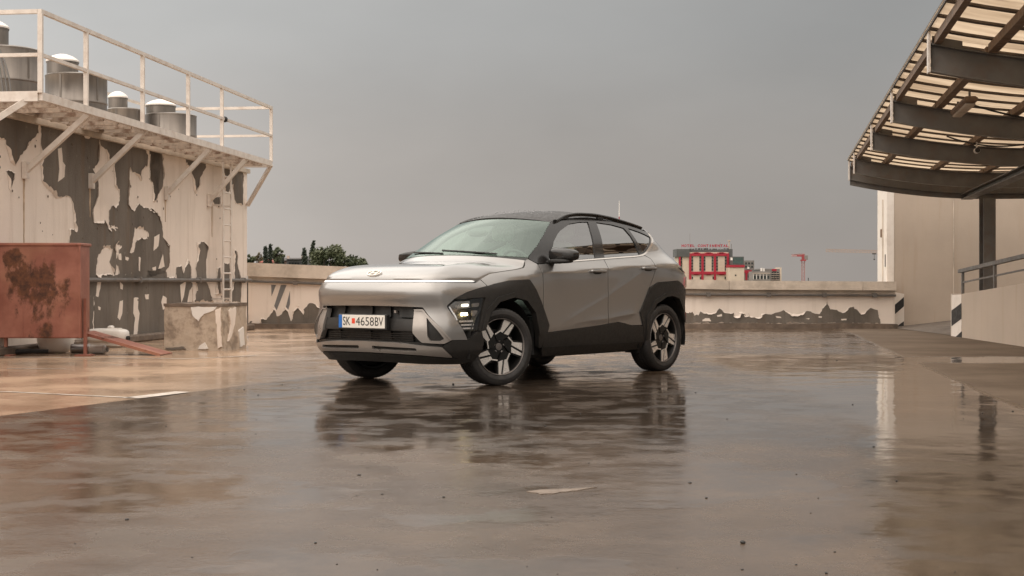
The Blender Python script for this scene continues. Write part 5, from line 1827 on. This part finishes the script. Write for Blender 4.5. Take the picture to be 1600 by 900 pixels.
for i in range(10):
    a0, a1 = i * 2.0 - .03, i * 2.0 + 1.99
    mb = MB()
    V, Fc = [], []
    sl_ = [-.03] + SS[1:]
    for s in sl_:
        V += [cp(a0, s, .1135), cp(a1, s, .1135), cp(a1, s, .1175), cp(a0, s, .1175)]
    n = len(sl_)
    for j in range(n - 1):
        for q in range(4):
            Fc.append((4 * j + q, 4 * j + 4 + q, 4 * j + 4 + (q + 1) % 4, 4 * j + (q + 1) % 4))
    Fc += [(0, 1, 2, 3), tuple(4 * (n - 1) + q for q in (3, 2, 1, 0))]
    mb.add(V, Fc)
    mb.build('roof_sheet', M['sheet'], cn, 0)
# girders along the canopy and the columns that carry them
for s, z0 in ((2.15, -.42), (3.6, -.42), (5.6, -.42)):
    mb = MB()
    mb.bar(cp(.05, s, -.37), cp(LENC, s, -.37), .20, .018)
    mb.bar(cp(.05, s, -.275), cp(LENC, s, -.275), .20, .018)
    mb.bar(cp(.05, s, -.322), cp(LENC, s, -.322), .016, .08)
    mb.build('girder', M['steel'], cn, 0)
for a in (.55, 6.9, 13.2, 19.4):
    p = cp(a, 2.45)
    if a > 1:
        p = cp(a, 5.6)
    mb = MB()
    mb.box((p.x - .11, p.y - .13, .0), (p.x + .11, p.y - .112, cz(2.6) - .38))
    mb.box((p.x - .11, p.y + .112, .0), (p.x + .11, p.y + .13, cz(2.6) - .38))
    mb.box((p.x - .012, p.y - .112, .0), (p.x + .012, p.y + .112, cz(2.6) - .38))
    mb.box((p.x - .16, p.y - .18, -.0 + (.0)), (p.x + .16, p.y + .18, .02))
    mb.build('column', M['steel'], cn, 0)
# lamp fitting and camera under the canopy
lm = empty('lamp_fitting', Vector((CE.x, CE.y, 0)) + cp(11.1, .70, -.06), math.atan2(CD.y, CD.x), 'long grey lamp fitting hung under the canopy slats between two beams', 'lamp')
mb = MB()
mb.box((-.62, -.075, -.055), (.62, .075, .015), bev=.02)
mb.build('lamp_body', M['purlin'], lm)
mb = MB()
mb.box((-.58, -.06, -.085), (.58, .06, -.056), bev=.014)
mb.build('diffuser', M['coping'], lm)
for x in (-.5, .5):
    mb = MB()
    mb.box((x - .02, -.01, .016), (x + .02, .01, .09))
    mb.build('hanger', M['steel'], lm)
cc = empty('security_camera', Vector((CE.x, CE.y, 0)) + cp(6.9, 1.41, -.02), R(-100), 'small white security camera with black lens under the canopy', 'camera')
mb = MB()
mb.lathe([(0, -.09), (.035, -.09), (.04, -.06), (.04, .07), (.0, .07)], 16, 'x', (0, 0, -.10))
mb.build('camera_body', M['white'], cc)
mb = MB()
mb.lathe([(0, .069), (.036, .069), (.036, .085), (.0, .085)], 16, 'x', (0, 0, -.10))
mb.build('camera_lens', M['blackp'], cc)
mb = MB()
mb.tube([(0, 0, -.07), (0, 0, .02)], .014, 8)
mb.build('bracket', M['white'], cc)
for i, (a, s0, s1, dr_) in enumerate(((10.4, .9, 3.2, .12), (6.9, 1.0, 2.2, .08))):
    mb = MB()
    pts = []
    for t in np.linspace(0, 1, 12):
        pts.append(Vector((CE.x, CE.y, 0)) + cp(a, s0 + (s1 - s0) * t, .04 - dr_ * 4 * t * (1 - t)))
    mb.tube(pts, .012, 6)
    tag(mb.build('sagging_cable', M['blackp'], None), ('black cable sagging under the nearer canopy bay behind the lamp', 'black cable sagging under the middle canopy bay near the camera')[i], 'cable')

# ------------------------------------------------------------------ litter on the deck
rnd = random.Random(21)
mb = MB()
for _ in range(150):
    Y = 4.5 + 20 * rnd.random() ** 1.4
    X = rnd.uniform(-.36, .36) * Y
    r = rnd.choice((.002, .002, .003, .003, .004, .006)) * (1 + .03 * Y)
    mb.blob((X, Y, r * .3), (r * rnd.uniform(.7, 1.5), r, r * .5), 2, 7, 4)
tag(mb.build('grit', M['dark'], None), 'dark leaf bits and grit scattered over the wet deck', None, None, 'stuff')
for (x, y), lab in (((-.53, 12.85), 'dark pebble between the front wheels of the car'), ((.82, 5.05), 'dark pebble nearest to the camera right of centre')):
    mb = MB()
    mb.blob((0, 0, .005), (.010, .008, .007), 2, 8, 6)
    for i, v in enumerate(mb.v):
        q = mnoise.noise_vector(Vector(v) * 60) * .003
        mb.v[i] = (v[0] + q.x, v[1] + q.y, max(-.001, v[2] + q.z))
    o = mb.build('pebble', M['dark'], None)
    o.location = (x, y, 0)
    tag(o, lab, 'pebble')
# spalled patch standing out of the water
M['spall'] = mat("spalled_concrete", (0.16, 0.125, 0.098), 0.75, var=0.25, scale=9, bump=0.4, bscale=70)
flat_patch('deck_patch', rag([(.06, 6.30), (.12, 6.22), (.20, 6.24), (.30, 6.33), (.38, 6.43), (.27, 6.38), (.15, 6.35)], .025, 200, .04), Matrix.Identity(4), .003, M['spall'], None)
o = bpy.data.objects['deck_patch']
tag(o, 'pale spalled patch in the wet deck in front of the car', None, None, 'structure')

# ------------------------------------------------------------------ beyond the deck: hotel
hx = lambda px, D: (1040 + px / 8.0 - 800) / F_ * D
hz_ = lambda py, D: .93 + (H_ - (360 + py / 8.0)) / F_ * D
M['hcream'] = mat("hotel_cream_panel", (0.56, 0.46, 0.36), 0.8, var=0.05, scale=.3)
M['hred'] = mat("hotel_red_frame", (0.34, 0.010, 0.028), 0.6, var=0.1, scale=.3)
M['hdark'] = mat("hotel_dark_cladding", (0.085, 0.085, 0.082), 0.6, var=0.15, scale=.3)
M['hgrey'] = mat("concrete_grey_facade", (0.20, 0.18, 0.165), 0.8, var=0.15, scale=.2)
M['hpink'] = mat("pale_facade", (0.46, 0.37, 0.31), 0.8, var=0.1, scale=.2)
M['hwin'] = mat("far_window_glass", (0.03, 0.036, 0.036), 0.12, var=0.3, scale=1)
M['hteal'] = mat("green_glazing", (0.05, 0.085, 0.078), 0.2, var=0.25, scale=.5)
HD = 600.0
ht = empty('hotel', (hx(460, HD), HD, -13), 0, 'cream hotel block with red frames and a red roof sign', 'hotel')
def hb(name, x0, x1, y0, y1, d0, d1, m_, D=HD, root=None, bottom=False):
    root = root or ht
    ox, oy, oz = root.location
    z1 = hz_(y0, D) - oz
    z0 = (0 if bottom else hz_(y1, D) - oz)
    mb = MB()
    mb.box((hx(x0, D) - ox, d0, z0), (hx(x1, D) - ox, d1, z1))
    return mb.build(name, m_, root, 0)
hb('wall', 212, 815, 272, 620, 1.0, 16, M['hcream'], bottom=True)
hb('wing', 165, 212, 300, 620, 1.8, 15, M['hcream'], bottom=True)
hb('top_storey', 138, 300, 232, 328, .2, 14, M['hdark'])
hb('top_storey', 302, 842, 240, 271, 1.2, 14, M['hdark'])
hb('plant_screen', 790, 842, 232, 330, .9, 13, M['hdark'])
for x in (168, 296, 450, 606, 768):
    hb('red_pier', x, x + (22 if x == 168 else 27), 286 if x > 170 else 300, 620 if x > 170 else 450, .3, 1.3, M['hred'], bottom=False)
for i, x in enumerate((323.5, 477.5, 633.5)):
    w = 126 if i < 2 else 134
    hb('red_band', x, x + w, 288, 318, .35, 1.25, M['hred'])
    hb('red_band', x, x + w, 515, 545, .35, 1.25, M['hred'])
    for f0, f1, dp in ((.10, .9, 8), (.28, .72, 13)):
        hb('red_arch', x + w * f0, x + w * f1, 288 - dp, 287.5, .4, 1.2, M['hred'])
        hb('red_arch', x + w * f0, x + w * f1, 545.5, 545 + dp, .4, 1.2, M['hred'])
    for side in (0, 1):
        wx = x + (2 if side == 0 else w - 24)
        for r_ in range(5):
            hb('window', wx, wx + 22, 326 + 37 * r_, 352 + 37 * r_, .92, 1.3, M['hwin'])
            hb('spandrel', wx, wx + 22, 353 + 37 * r_, 362 + 37 * r_, .95, 1.3, M['hgrey'])
    for r_ in range(1, 5):
        hb('panel_joint', x + 26, x + w - 26, 318 + 38 * r_, 319.2 + 38 * r_, .97, 1.2, M['hpink'])
for x in (330, 432, 590, 742, 798):
    hb('window', x, x + (16 if x in (330, 798) else 44 if x < 742 else 30), 578, 612, .9, 1.3, M['hwin'])
for x in (195, 802):
    for r_ in range(5):
        hb('window', x, x + 12, 340 + 42 * r_, 366 + 42 * r_, .9, 2.2, M['hwin'])
rnd = random.Random(9)
for k in range(14):
    x = 316 + k * 36
    h = rnd.choice((8, 14, 20))
    hb('roof_plant', x, x + rnd.uniform(8, 22), 240 - h, 239.6, 2, 6, M['hdark'])
ox, oy, oz = ht.location
for wtxt, xa, xb in (('HOTEL', 200, 370), ('CONTINENTAL', 402, 792)):
    n = len(wtxt)
    step = (xb - xa) / n
    for i, ch in enumerate(wtxt):
        w = step * (.32 if ch == 'I' else .80)
        T = Matrix(((1, 0, 0, hx(xa + step * i + (step - w) / 2, HD) - ox), (0, 0, -1, 1.0), (0, 1, 0, hz_(208, HD) - oz), (0, 0, 0, 1)))
        text_mesh('sign_letter', ch, M['hred'], ht, T, w / 8 * HD / F_, 34 / 8 * HD / F_, .25, .035)
mb = MB()
for x in np.linspace(205, 790, 16):
    mb.bar((hx(x, HD) - ox, 1.4, hz_(240, HD) - oz), (hx(x, HD) - ox, 1.4, hz_(182, HD) - oz), .04)
for y in (185, 205):
    mb.bar((hx(200, HD) - ox, 1.4, hz_(y, HD) - oz), (hx(792, HD) - ox, 1.4, hz_(y, HD) - oz), .03)
mb.build('sign_frame', M['hgrey'], ht)
for x, y0, y1, w in ((315, 236, 35, .10), (695, 236, 150, .14), (806, 232, 120, .5), (835, 232, 165, .2)):
    mb = MB()
    mb.bar((hx(x, HD) - ox, 3, hz_(y0, HD) - oz), (hx(x, HD) - ox, 3, hz_(y1, HD) - oz), w)
    if w > .4:
        mb.box((hx(x, HD) - ox - .5, 2.5, hz_(135, HD) - oz), (hx(x, HD) - ox + .6, 3.5, hz_(118, HD) - oz))
    mb.build('antenna', M['hpink'] if w > .4 else M['hgrey'], ht)

an = empty('hotel_annex', (hx(900, 590), 590, -13), 0, 'lower cream annex with green glazing and a red band beside the hotel', 'building')
hb('wall', 803, 985, 463, 620, .4, 12, M['hcream'], 590, an, True)
hb('red_band', 800, 988, 432, 462, .0, 12, M['hred'], 590, an)
hb('glazed_storey', 843, 984, 327, 431, 1, 11, M['hdark'], 590, an)
for i in range(4):
    for j in range(2):
        hb('window', 850 + 31 * i, 877 + 31 * i, 338 + 42 * j, 374 + 42 * j, .9, 1.4, M['hteal'], 590, an)
hb('vent', 818, 838, 340, 372, .2, 1.5, M['cap'], 590, an)
hb('window', 868, 886, 552, 570, .3, .8, M['hwin'], 590, an)
gb = empty('grey_office_block', (hx(1040, 620), 620, -13), 0, 'grey block with a red band right of the hotel annex', 'building')
hb('wall', 985, 1110, 376, 620, .5, 12, M['hgrey'], 620, gb, True)
hb('red_band', 985, 1098, 497, 535, .0, .49, M['hred'], 620, gb)
hb('red_pier', 1000, 1022, 535.5, 620, .0, .49, M['hred'], 620, gb)
hb('satellite_dish', 1022, 1046, 455, 482, -.2, .3, M['cap'], 620, gb)
for i in range(3):
    for j in range(2):
        hb('window', 996 + 38 * i, 1020 + 38 * i, 400 + 42 * j, 424 + 42 * j, .4, .9, M['hwin'], 620, gb)
for i in range(2):
    hb('window', 1030 + 34 * i, 1055 + 34 * i, 550, 590, .4, .9, M['hwin'], 620, gb)
ab = empty('framed_apartment_block', (hx(1200, 570), 570, -13), 0, 'low grey block with pale framed windows beyond the parapet', 'building')
hb('wall', 1090, 1312, 512, 625, .5, 10, M['hgrey'], 570, ab, True)
for i in range(5):
    hb('window', 1102 + 42 * i, 1130 + 42 * i, 566, 606, .4, .9, M['hwin'], 570, ab)
    hb('window_frame', 1096 + 42 * i, 1101 + 42 * i, 548, 612, .2, .49, M['cap'], 570, ab)
hb('cornice', 1090, 1312, 532, 540, .2, .49, M['hpink'], 570, ab)
hb('penthouse', 1120, 1190, 490, 511, 2, 8, M['hdark'], 570, ab)
bb_ = empty('balcony_block', (hx(1390, 640), 640, -13), 0, 'farthest apartment block with balconies and a pale corner strip', 'building')
hb('wall', 1180, 1432, 480, 625, 1, 14, M['hgrey'], 640, bb_, True)
hb('corner_strip', 1433, 1452, 462, 625, .6, 13, M['hcream'], 640, bb_, True)
hb('roof_box', 1190, 1212, 470, 510, .2, 1.0, M['cap'], 640, bb_)
hb('roof_box', 1222, 1240, 474, 512, .2, 1.0, M['cap'], 640, bb_)
hb('red_awning', 1335, 1388, 482, 508, .3, 1.0, M['hred'], 640, bb_)
for j in range(4):
    for i in range(3):
        hb('window', 1330 + 34 * i, 1350 + 34 * i, 520 + 26 * j, 536 + 26 * j, .8, 1.3, M['hwin'], 640, bb_)
        hb('balcony', 1324 + 34 * i, 1354 + 34 * i, 537 + 26 * j, 543 + 26 * j, -.2, .99, M['hpink'], 640, bb_)

# ------------------------------------------------------------------ cranes, masts
def px_at(u, v, D):
    return Vector(((u - 800) / F_ * D, D, .93 + (H_ - v) / F_ * D))
M['cred'] = mat("crane_red", (0.30, 0.05, 0.055), 0.6, var=0.15)
M['cpink'] = mat("crane_faded_red", (0.36, 0.19, 0.18), 0.6, var=0.15)
M['cyel'] = mat("crane_pale", (0.42, 0.30, 0.24), 0.6, var=0.15)
def lattice(mb, a, b, w, n, bar_):
    a, b = Vector(a), Vector(b)
    d = (b - a).normalized()
    x = d.cross(Vector((0, 1, 0)))
    if x.length < .1:
        x = d.cross(Vector((0, 0, 1)))
    x.normalize()
    y = d.cross(x)
    c = [(x * i + y * j) * w / 2 for i, j in ((-1, -1), (1, -1), (1, 1), (-1, 1))]
    for q in c:
        mb.bar(a + q, b + q, bar_ * 1.3)
    for k in range(n):
        p0, p1 = a.lerp(b, k / n), a.lerp(b, (k + 1) / n)
        for i in range(4):
            mb.bar(p0 + c[i], p1 + c[(i + 1) % 4], bar_)
            mb.bar(p0 + c[i], p0 + c[(i + 1) % 4], bar_)
D = 520
t = px_at(1255, 408, D)
cr1 = empty('tower_crane', (t.x, D, -13), 0, 'red tower crane with short red counter jib standing beyond the parapet', 'crane')
zt_ = t.z + 13
mb = MB()
lattice(mb, (0, 0, 0), (0, 0, zt_), 1.0, 18, .09)
mb.build('mast', M['cpink'], cr1, 0)
mb = MB()
mb.box((-.9, -.9, zt_), (.9, .9, zt_ + .6))
mb.box((-.5, -.5, zt_ + .6), (.5, .5, zt_ + 2.4))
mb.build('slewing_ring', M['cred'], cr1, 0)
mb = MB()
mb.box((.35, -.7, zt_ + .5), (1.6, .5, zt_ + 2.2), bev=.1)
mb.build('cab', M['hgrey'], cr1, 0)
mb = MB()
mb.bar((-.4, 0, zt_ + 1.9), (-2.3, 0, zt_ + 1.95), .5, .55)
mb.build('counter_jib', M['cred'], cr1, 0)
mb = MB()
lattice(mb, (.2, .6, zt_ + 2.3), (2.0, 30, zt_ + 2.6), .8, 14, .1)
mb.build('jib', M['cpink'], cr1, 0)
D = 430
cr2 = empty('tower_crane', (px_at(1450, 400, D).x, D, -13), 0, 'pale tower crane, only its long thin jib showing left of the white pier', 'crane')
zj = px_at(1372, 396, D).z + 13
mb = MB()
lattice(mb, (0, 0, 0), (0, 0, zj), 1.4, 18, .15)
mb.build('mast', M['cyel'], cr2, 0)
mb = MB()
xl = px_at(1291, 391, D).x - cr2.location.x
lattice(mb, (xl, 0, zj + .9), (6, 0, zj), .8, 40, .07)
mb.build('jib', M['cyel'], cr2, 0)
mb = MB()
mb.box((-1.2, -.9, zj - .2), (1.0, .9, zj + 2.2), bev=.1)
mb.build('cab', M['hgrey'], cr2, 0)
mb = MB()
mx = px_at(1366, 398, D).x - cr2.location.x
mb.box((mx - .5, -.4, zj - .3), (mx + .5, .4, zj + .1))
mb.bar((mx, 0, zj - .3), (mx, 0, zj - 1.6), .1)
mb.box((mx - .2, -.2, zj - 2.0), (mx + .2, .2, zj - 1.6))
mb.build('trolley', M['hdark'], cr2, 0)
D = 450
t = px_at(967.5, 314, D)
ms = empty('radio_mast', (t.x, D, -13), 0, 'slim pale and red radio mast rising behind the car roof', 'mast')
hh = t.z + 13
for k in range(8):
    mb = MB()
    mb.tube([(0, 0, hh * k / 8), (0, 0, hh * (k + 1) / 8 - .001)], [.45 - .045 * k, .45 - .045 * (k + 1)], 8)
    mb.build('mast_section', M['cap'] if k % 2 else M['hred'], ms)
t = px_at(1263, 434, 300)
mb = MB()
mb.tube([(0, 0, 0), (0, 0, t.z + 13)], .12, 6)
o = mb.build('chimney_pipe', M['hdark'], None)
o.location = (t.x, 300, -13)
tag(o, 'thin dark pipe just showing over the parapet right of the red crane', 'pipe')

# ------------------------------------------------------------------ trees and houses at the left
M['bark'] = mat("bark", (0.07, 0.05, 0.04), 0.9, var=0.3)
def leaf_mat(name, a, b):
    m, n, l, o = nodes_of(name)
    p = n.new("ShaderNodeBsdfPrincipled")
    l.new(p.outputs[0], o.inputs[0])
    f = noise(n, l, 1.2, 4, 0.6)
    l.new(mixc(n, l, mrange(n, l, f, 0.35, 0.65), a, b), p.inputs["Base Color"])
    p.inputs["Roughness"].default_value = 0.6
    return m
M['leaf1'] = leaf_mat("broadleaf", (0.050, 0.064, 0.032), (0.105, 0.115, 0.055))
M['leaf2'] = leaf_mat("conifer", (0.024, 0.034, 0.024), (0.045, 0.055, 0.034))
M['leaf3'] = leaf_mat("dry_shrub", (0.10, 0.085, 0.045), (0.15, 0.125, 0.07))
def tree(name, base, h, clumps, n, size, lm, label, group=None, seed=1):
    """clumps: (x, y, z, rx, ry, rz) relative to the base"""
    rr = random.Random(seed)
    t_ = empty(name, base, 0, label, 'tree', group)
    mb = MB()
    hp = max(c[2] for c in clumps)
    mb.tube([(0, 0, 0), (.06 * h * .1, 0, h * .3), (0, .05, h * .55), (0, 0, hp * .95)], [h * .022, h * .017, h * .012, h * .003], 8)
    for c in clumps[:10]:
        mb.tube([(0, 0, c[2] * .62), (c[0] * .5, c[1] * .5, c[2] * .82), (c[0], c[1], c[2])], [h * .008, h * .005, h * .002], 5)
    mb.build('trunk', M['bark'], t_)
    V, Fc = [], []
    tot = sum(c[3] * c[5] for c in clumps)
    for c in clumps:
        for _ in range(int(n * c[3] * c[5] / tot)):
            d = Vector((rr.gauss(0, 1), rr.gauss(0, 1), rr.gauss(0, 1))).normalized() * (rr.random() ** .45) * (1 + .22 * rr.gauss(0, 1) * .5)
            p = Vector((c[0] + d.x * c[3], c[1] + d.y * c[4], c[2] + d.z * c[5]))
            q = Vector((rr.gauss(0, 1), rr.gauss(0, 1), rr.gauss(0, 1))).normalized()
            x = q.orthogonal().normalized() * size * rr.uniform(.6, 1.3)
            y = q.cross(x).normalized() * size * rr.uniform(.4, .9)
            b_ = len(V)
            V += [p - x, p - y * .6, p + x, p + y * .7]
            Fc.append((b_, b_ + 1, b_ + 2, b_ + 3))
    make('crown', V, Fc, lm, t_, 0)
    return t_
def crown(u0, u1, vtop, vbot, D, kind, seed):
    rr = random.Random(seed)
    out = []
    base = px_at((u0 + u1) / 2, vbot, D)
    w = (u1 - u0) / F_ * D
    z0, z1 = .93 + (H_ - vbot) / F_ * D + 13, .93 + (H_ - vtop) / F_ * D + 13
    if kind == 'round':
        for k in range(26):
            a = rr.uniform(-1, 1)
            lim = math.sqrt(max(.04, 1 - a * a * .95))
            b = rr.uniform(-.9, 1) * lim
            r = w * rr.uniform(.10, .17)
            out.append((a * w * .38, rr.uniform(-.3, .3) * w, (z0 + z1) / 2 + b * (z1 - z0) * .40, r, r, r * .85))
    elif kind == 'column':
        for k in range(10):
            f = k / 9
            r = w * .5 * (.35 + .65 * math.sin(math.pi * (.16 + .74 * (1 - f))))
            out.append((rr.uniform(-.05, .05) * w, 0, z0 + (z1 - z0) * (.03 + .93 * f), r, r, (z1 - z0) * .09))
    else:
        for k in range(12):
            f = k / 11
            r = w * .5 * (1.05 - .85 * f) * rr.uniform(.75, 1.15)
            out.append((rr.uniform(-.2, .2) * w * (1 - f), rr.uniform(-.2, .2) * w, z0 + (z1 - z0) * (.02 + .93 * f), r, r, (z1 - z0) * .07))
    return (base.x, D, -13), z1, out
TR = [('broadleaf_tree', 478, 556, 383, 436, 150, 'round', 5600, .20, 'leaf1', 'big round dark green tree left of the car bonnet'),
      ('broadleaf_tree', 545, 576, 400, 430, 165, 'round', 1500, .18, 'leaf1', 'low green tree crown dipping behind the car bonnet'),
      ('pine_tree', 479, 500, 376, 425, 175, 'cone', 1500, .22, 'leaf2', 'dark pine poking out above the big round tree'),
      ('cypress_tree', 471, 480, 389, 425, 140, 'column', 1100, .12, 'leaf2', 'slim dark cypress just left of the big round tree'),
      ('cypress_tree', 411, 419, 386, 420, 140, 'column', 1000, .12, 'leaf2', 'left slim cypress of the pair above the red roof'),
      ('cypress_tree', 418, 426, 383, 420, 142, 'column', 1000, .12, 'leaf2', 'taller right cypress of the pair above the red roof'),
      ('broadleaf_tree', 424, 447, 385, 418, 155, 'round', 1600, .17, 'leaf1', 'mid sized green tree beside the pair of cypresses'),
      ('broadleaf_tree', 376, 401, 396, 420, 150, 'round', 1400, .17, 'leaf1', 'low green tree next to the end of the peeling wall'),
      ('shrub', 398, 414, 394, 416, 165, 'round', 700, .16, 'leaf3', 'thin brownish shrub between the low tree and the cypresses'),
      ('cypress_tree', 440, 444, 402, 420, 130, 'column', 500, .10, 'leaf2', 'short dark cypress in front of the grey roofed house')]
for i, (nm, u0, u1, vt, vb, D, kind, n, sz, lm_, lab) in enumerate(TR):
    b_, h_, cl = crown(u0, u1, vt, vb, D, kind, 30 + i)
    tree(nm, b_, h_, cl, n, sz, M[lm_], lab, None, 60 + i)
M['rooft'] = mat("red_roof_tiles", (0.27, 0.055, 0.035), 0.7, var=0.2, scale=2)
M['roofd'] = mat("dark_roof", (0.045, 0.037, 0.034), 0.7, var=0.2, scale=2)
def house(u0, u1, vridge, veave, D, rm, wm, lab, wins=3):
    a, b = px_at(u0, veave, D), px_at(u1, veave, D)
    zr = px_at(u0, vridge, D).z + 13
    ze = a.z + 13
    h = empty('house', ((a.x + b.x) / 2, D, -13), 0, lab, 'house')
    w = (b.x - a.x) / 2
    mb = MB()
    mb.box((-w * .94, .4, 0), (w * .94, 7, ze + .02))
    mb.build('wall', wm, h, 0)
    V = [(-w, 0, ze), (w, 0, ze), (w, 7.4, ze), (-w, 7.4, ze), (-w * .75, 3.7, zr), (w * .75, 3.7, zr)]
    make('roof', V, [(0, 1, 5, 4), (2, 3, 4, 5), (1, 2, 5), (3, 0, 4), (3, 2, 1, 0)], rm, h, 0)
    for k in range(wins):
        x = -w * .75 + 1.5 * w * (k + .5) / wins
        mb = MB()
        mb.box((x - w * .12, .33, ze - 1.5), (x + w * .12, .45, ze - .35))
        mb.build('window', M['hwin'], h, 0)
    mb = MB()
    mb.box((w * .3, 2.6, zr - .8), (w * .3 + .3, 2.9, zr + .22))
    mb.build('chimney', M['hpink'], h, 0)
    return h
house(404, 434, 404, 410, 158, M['rooft'], M['hpink'], 'house with a red tiled roof below the two cypresses')
house(428, 450, 402, 407, 162, M['roofd'], M['hpink'], 'house with a grey roof between red roof and dark house')
house(446, 476, 402, 405, 160, M['roofd'], M['hdark'], 'wide dark flat looking house left of the slim cypress', 5)
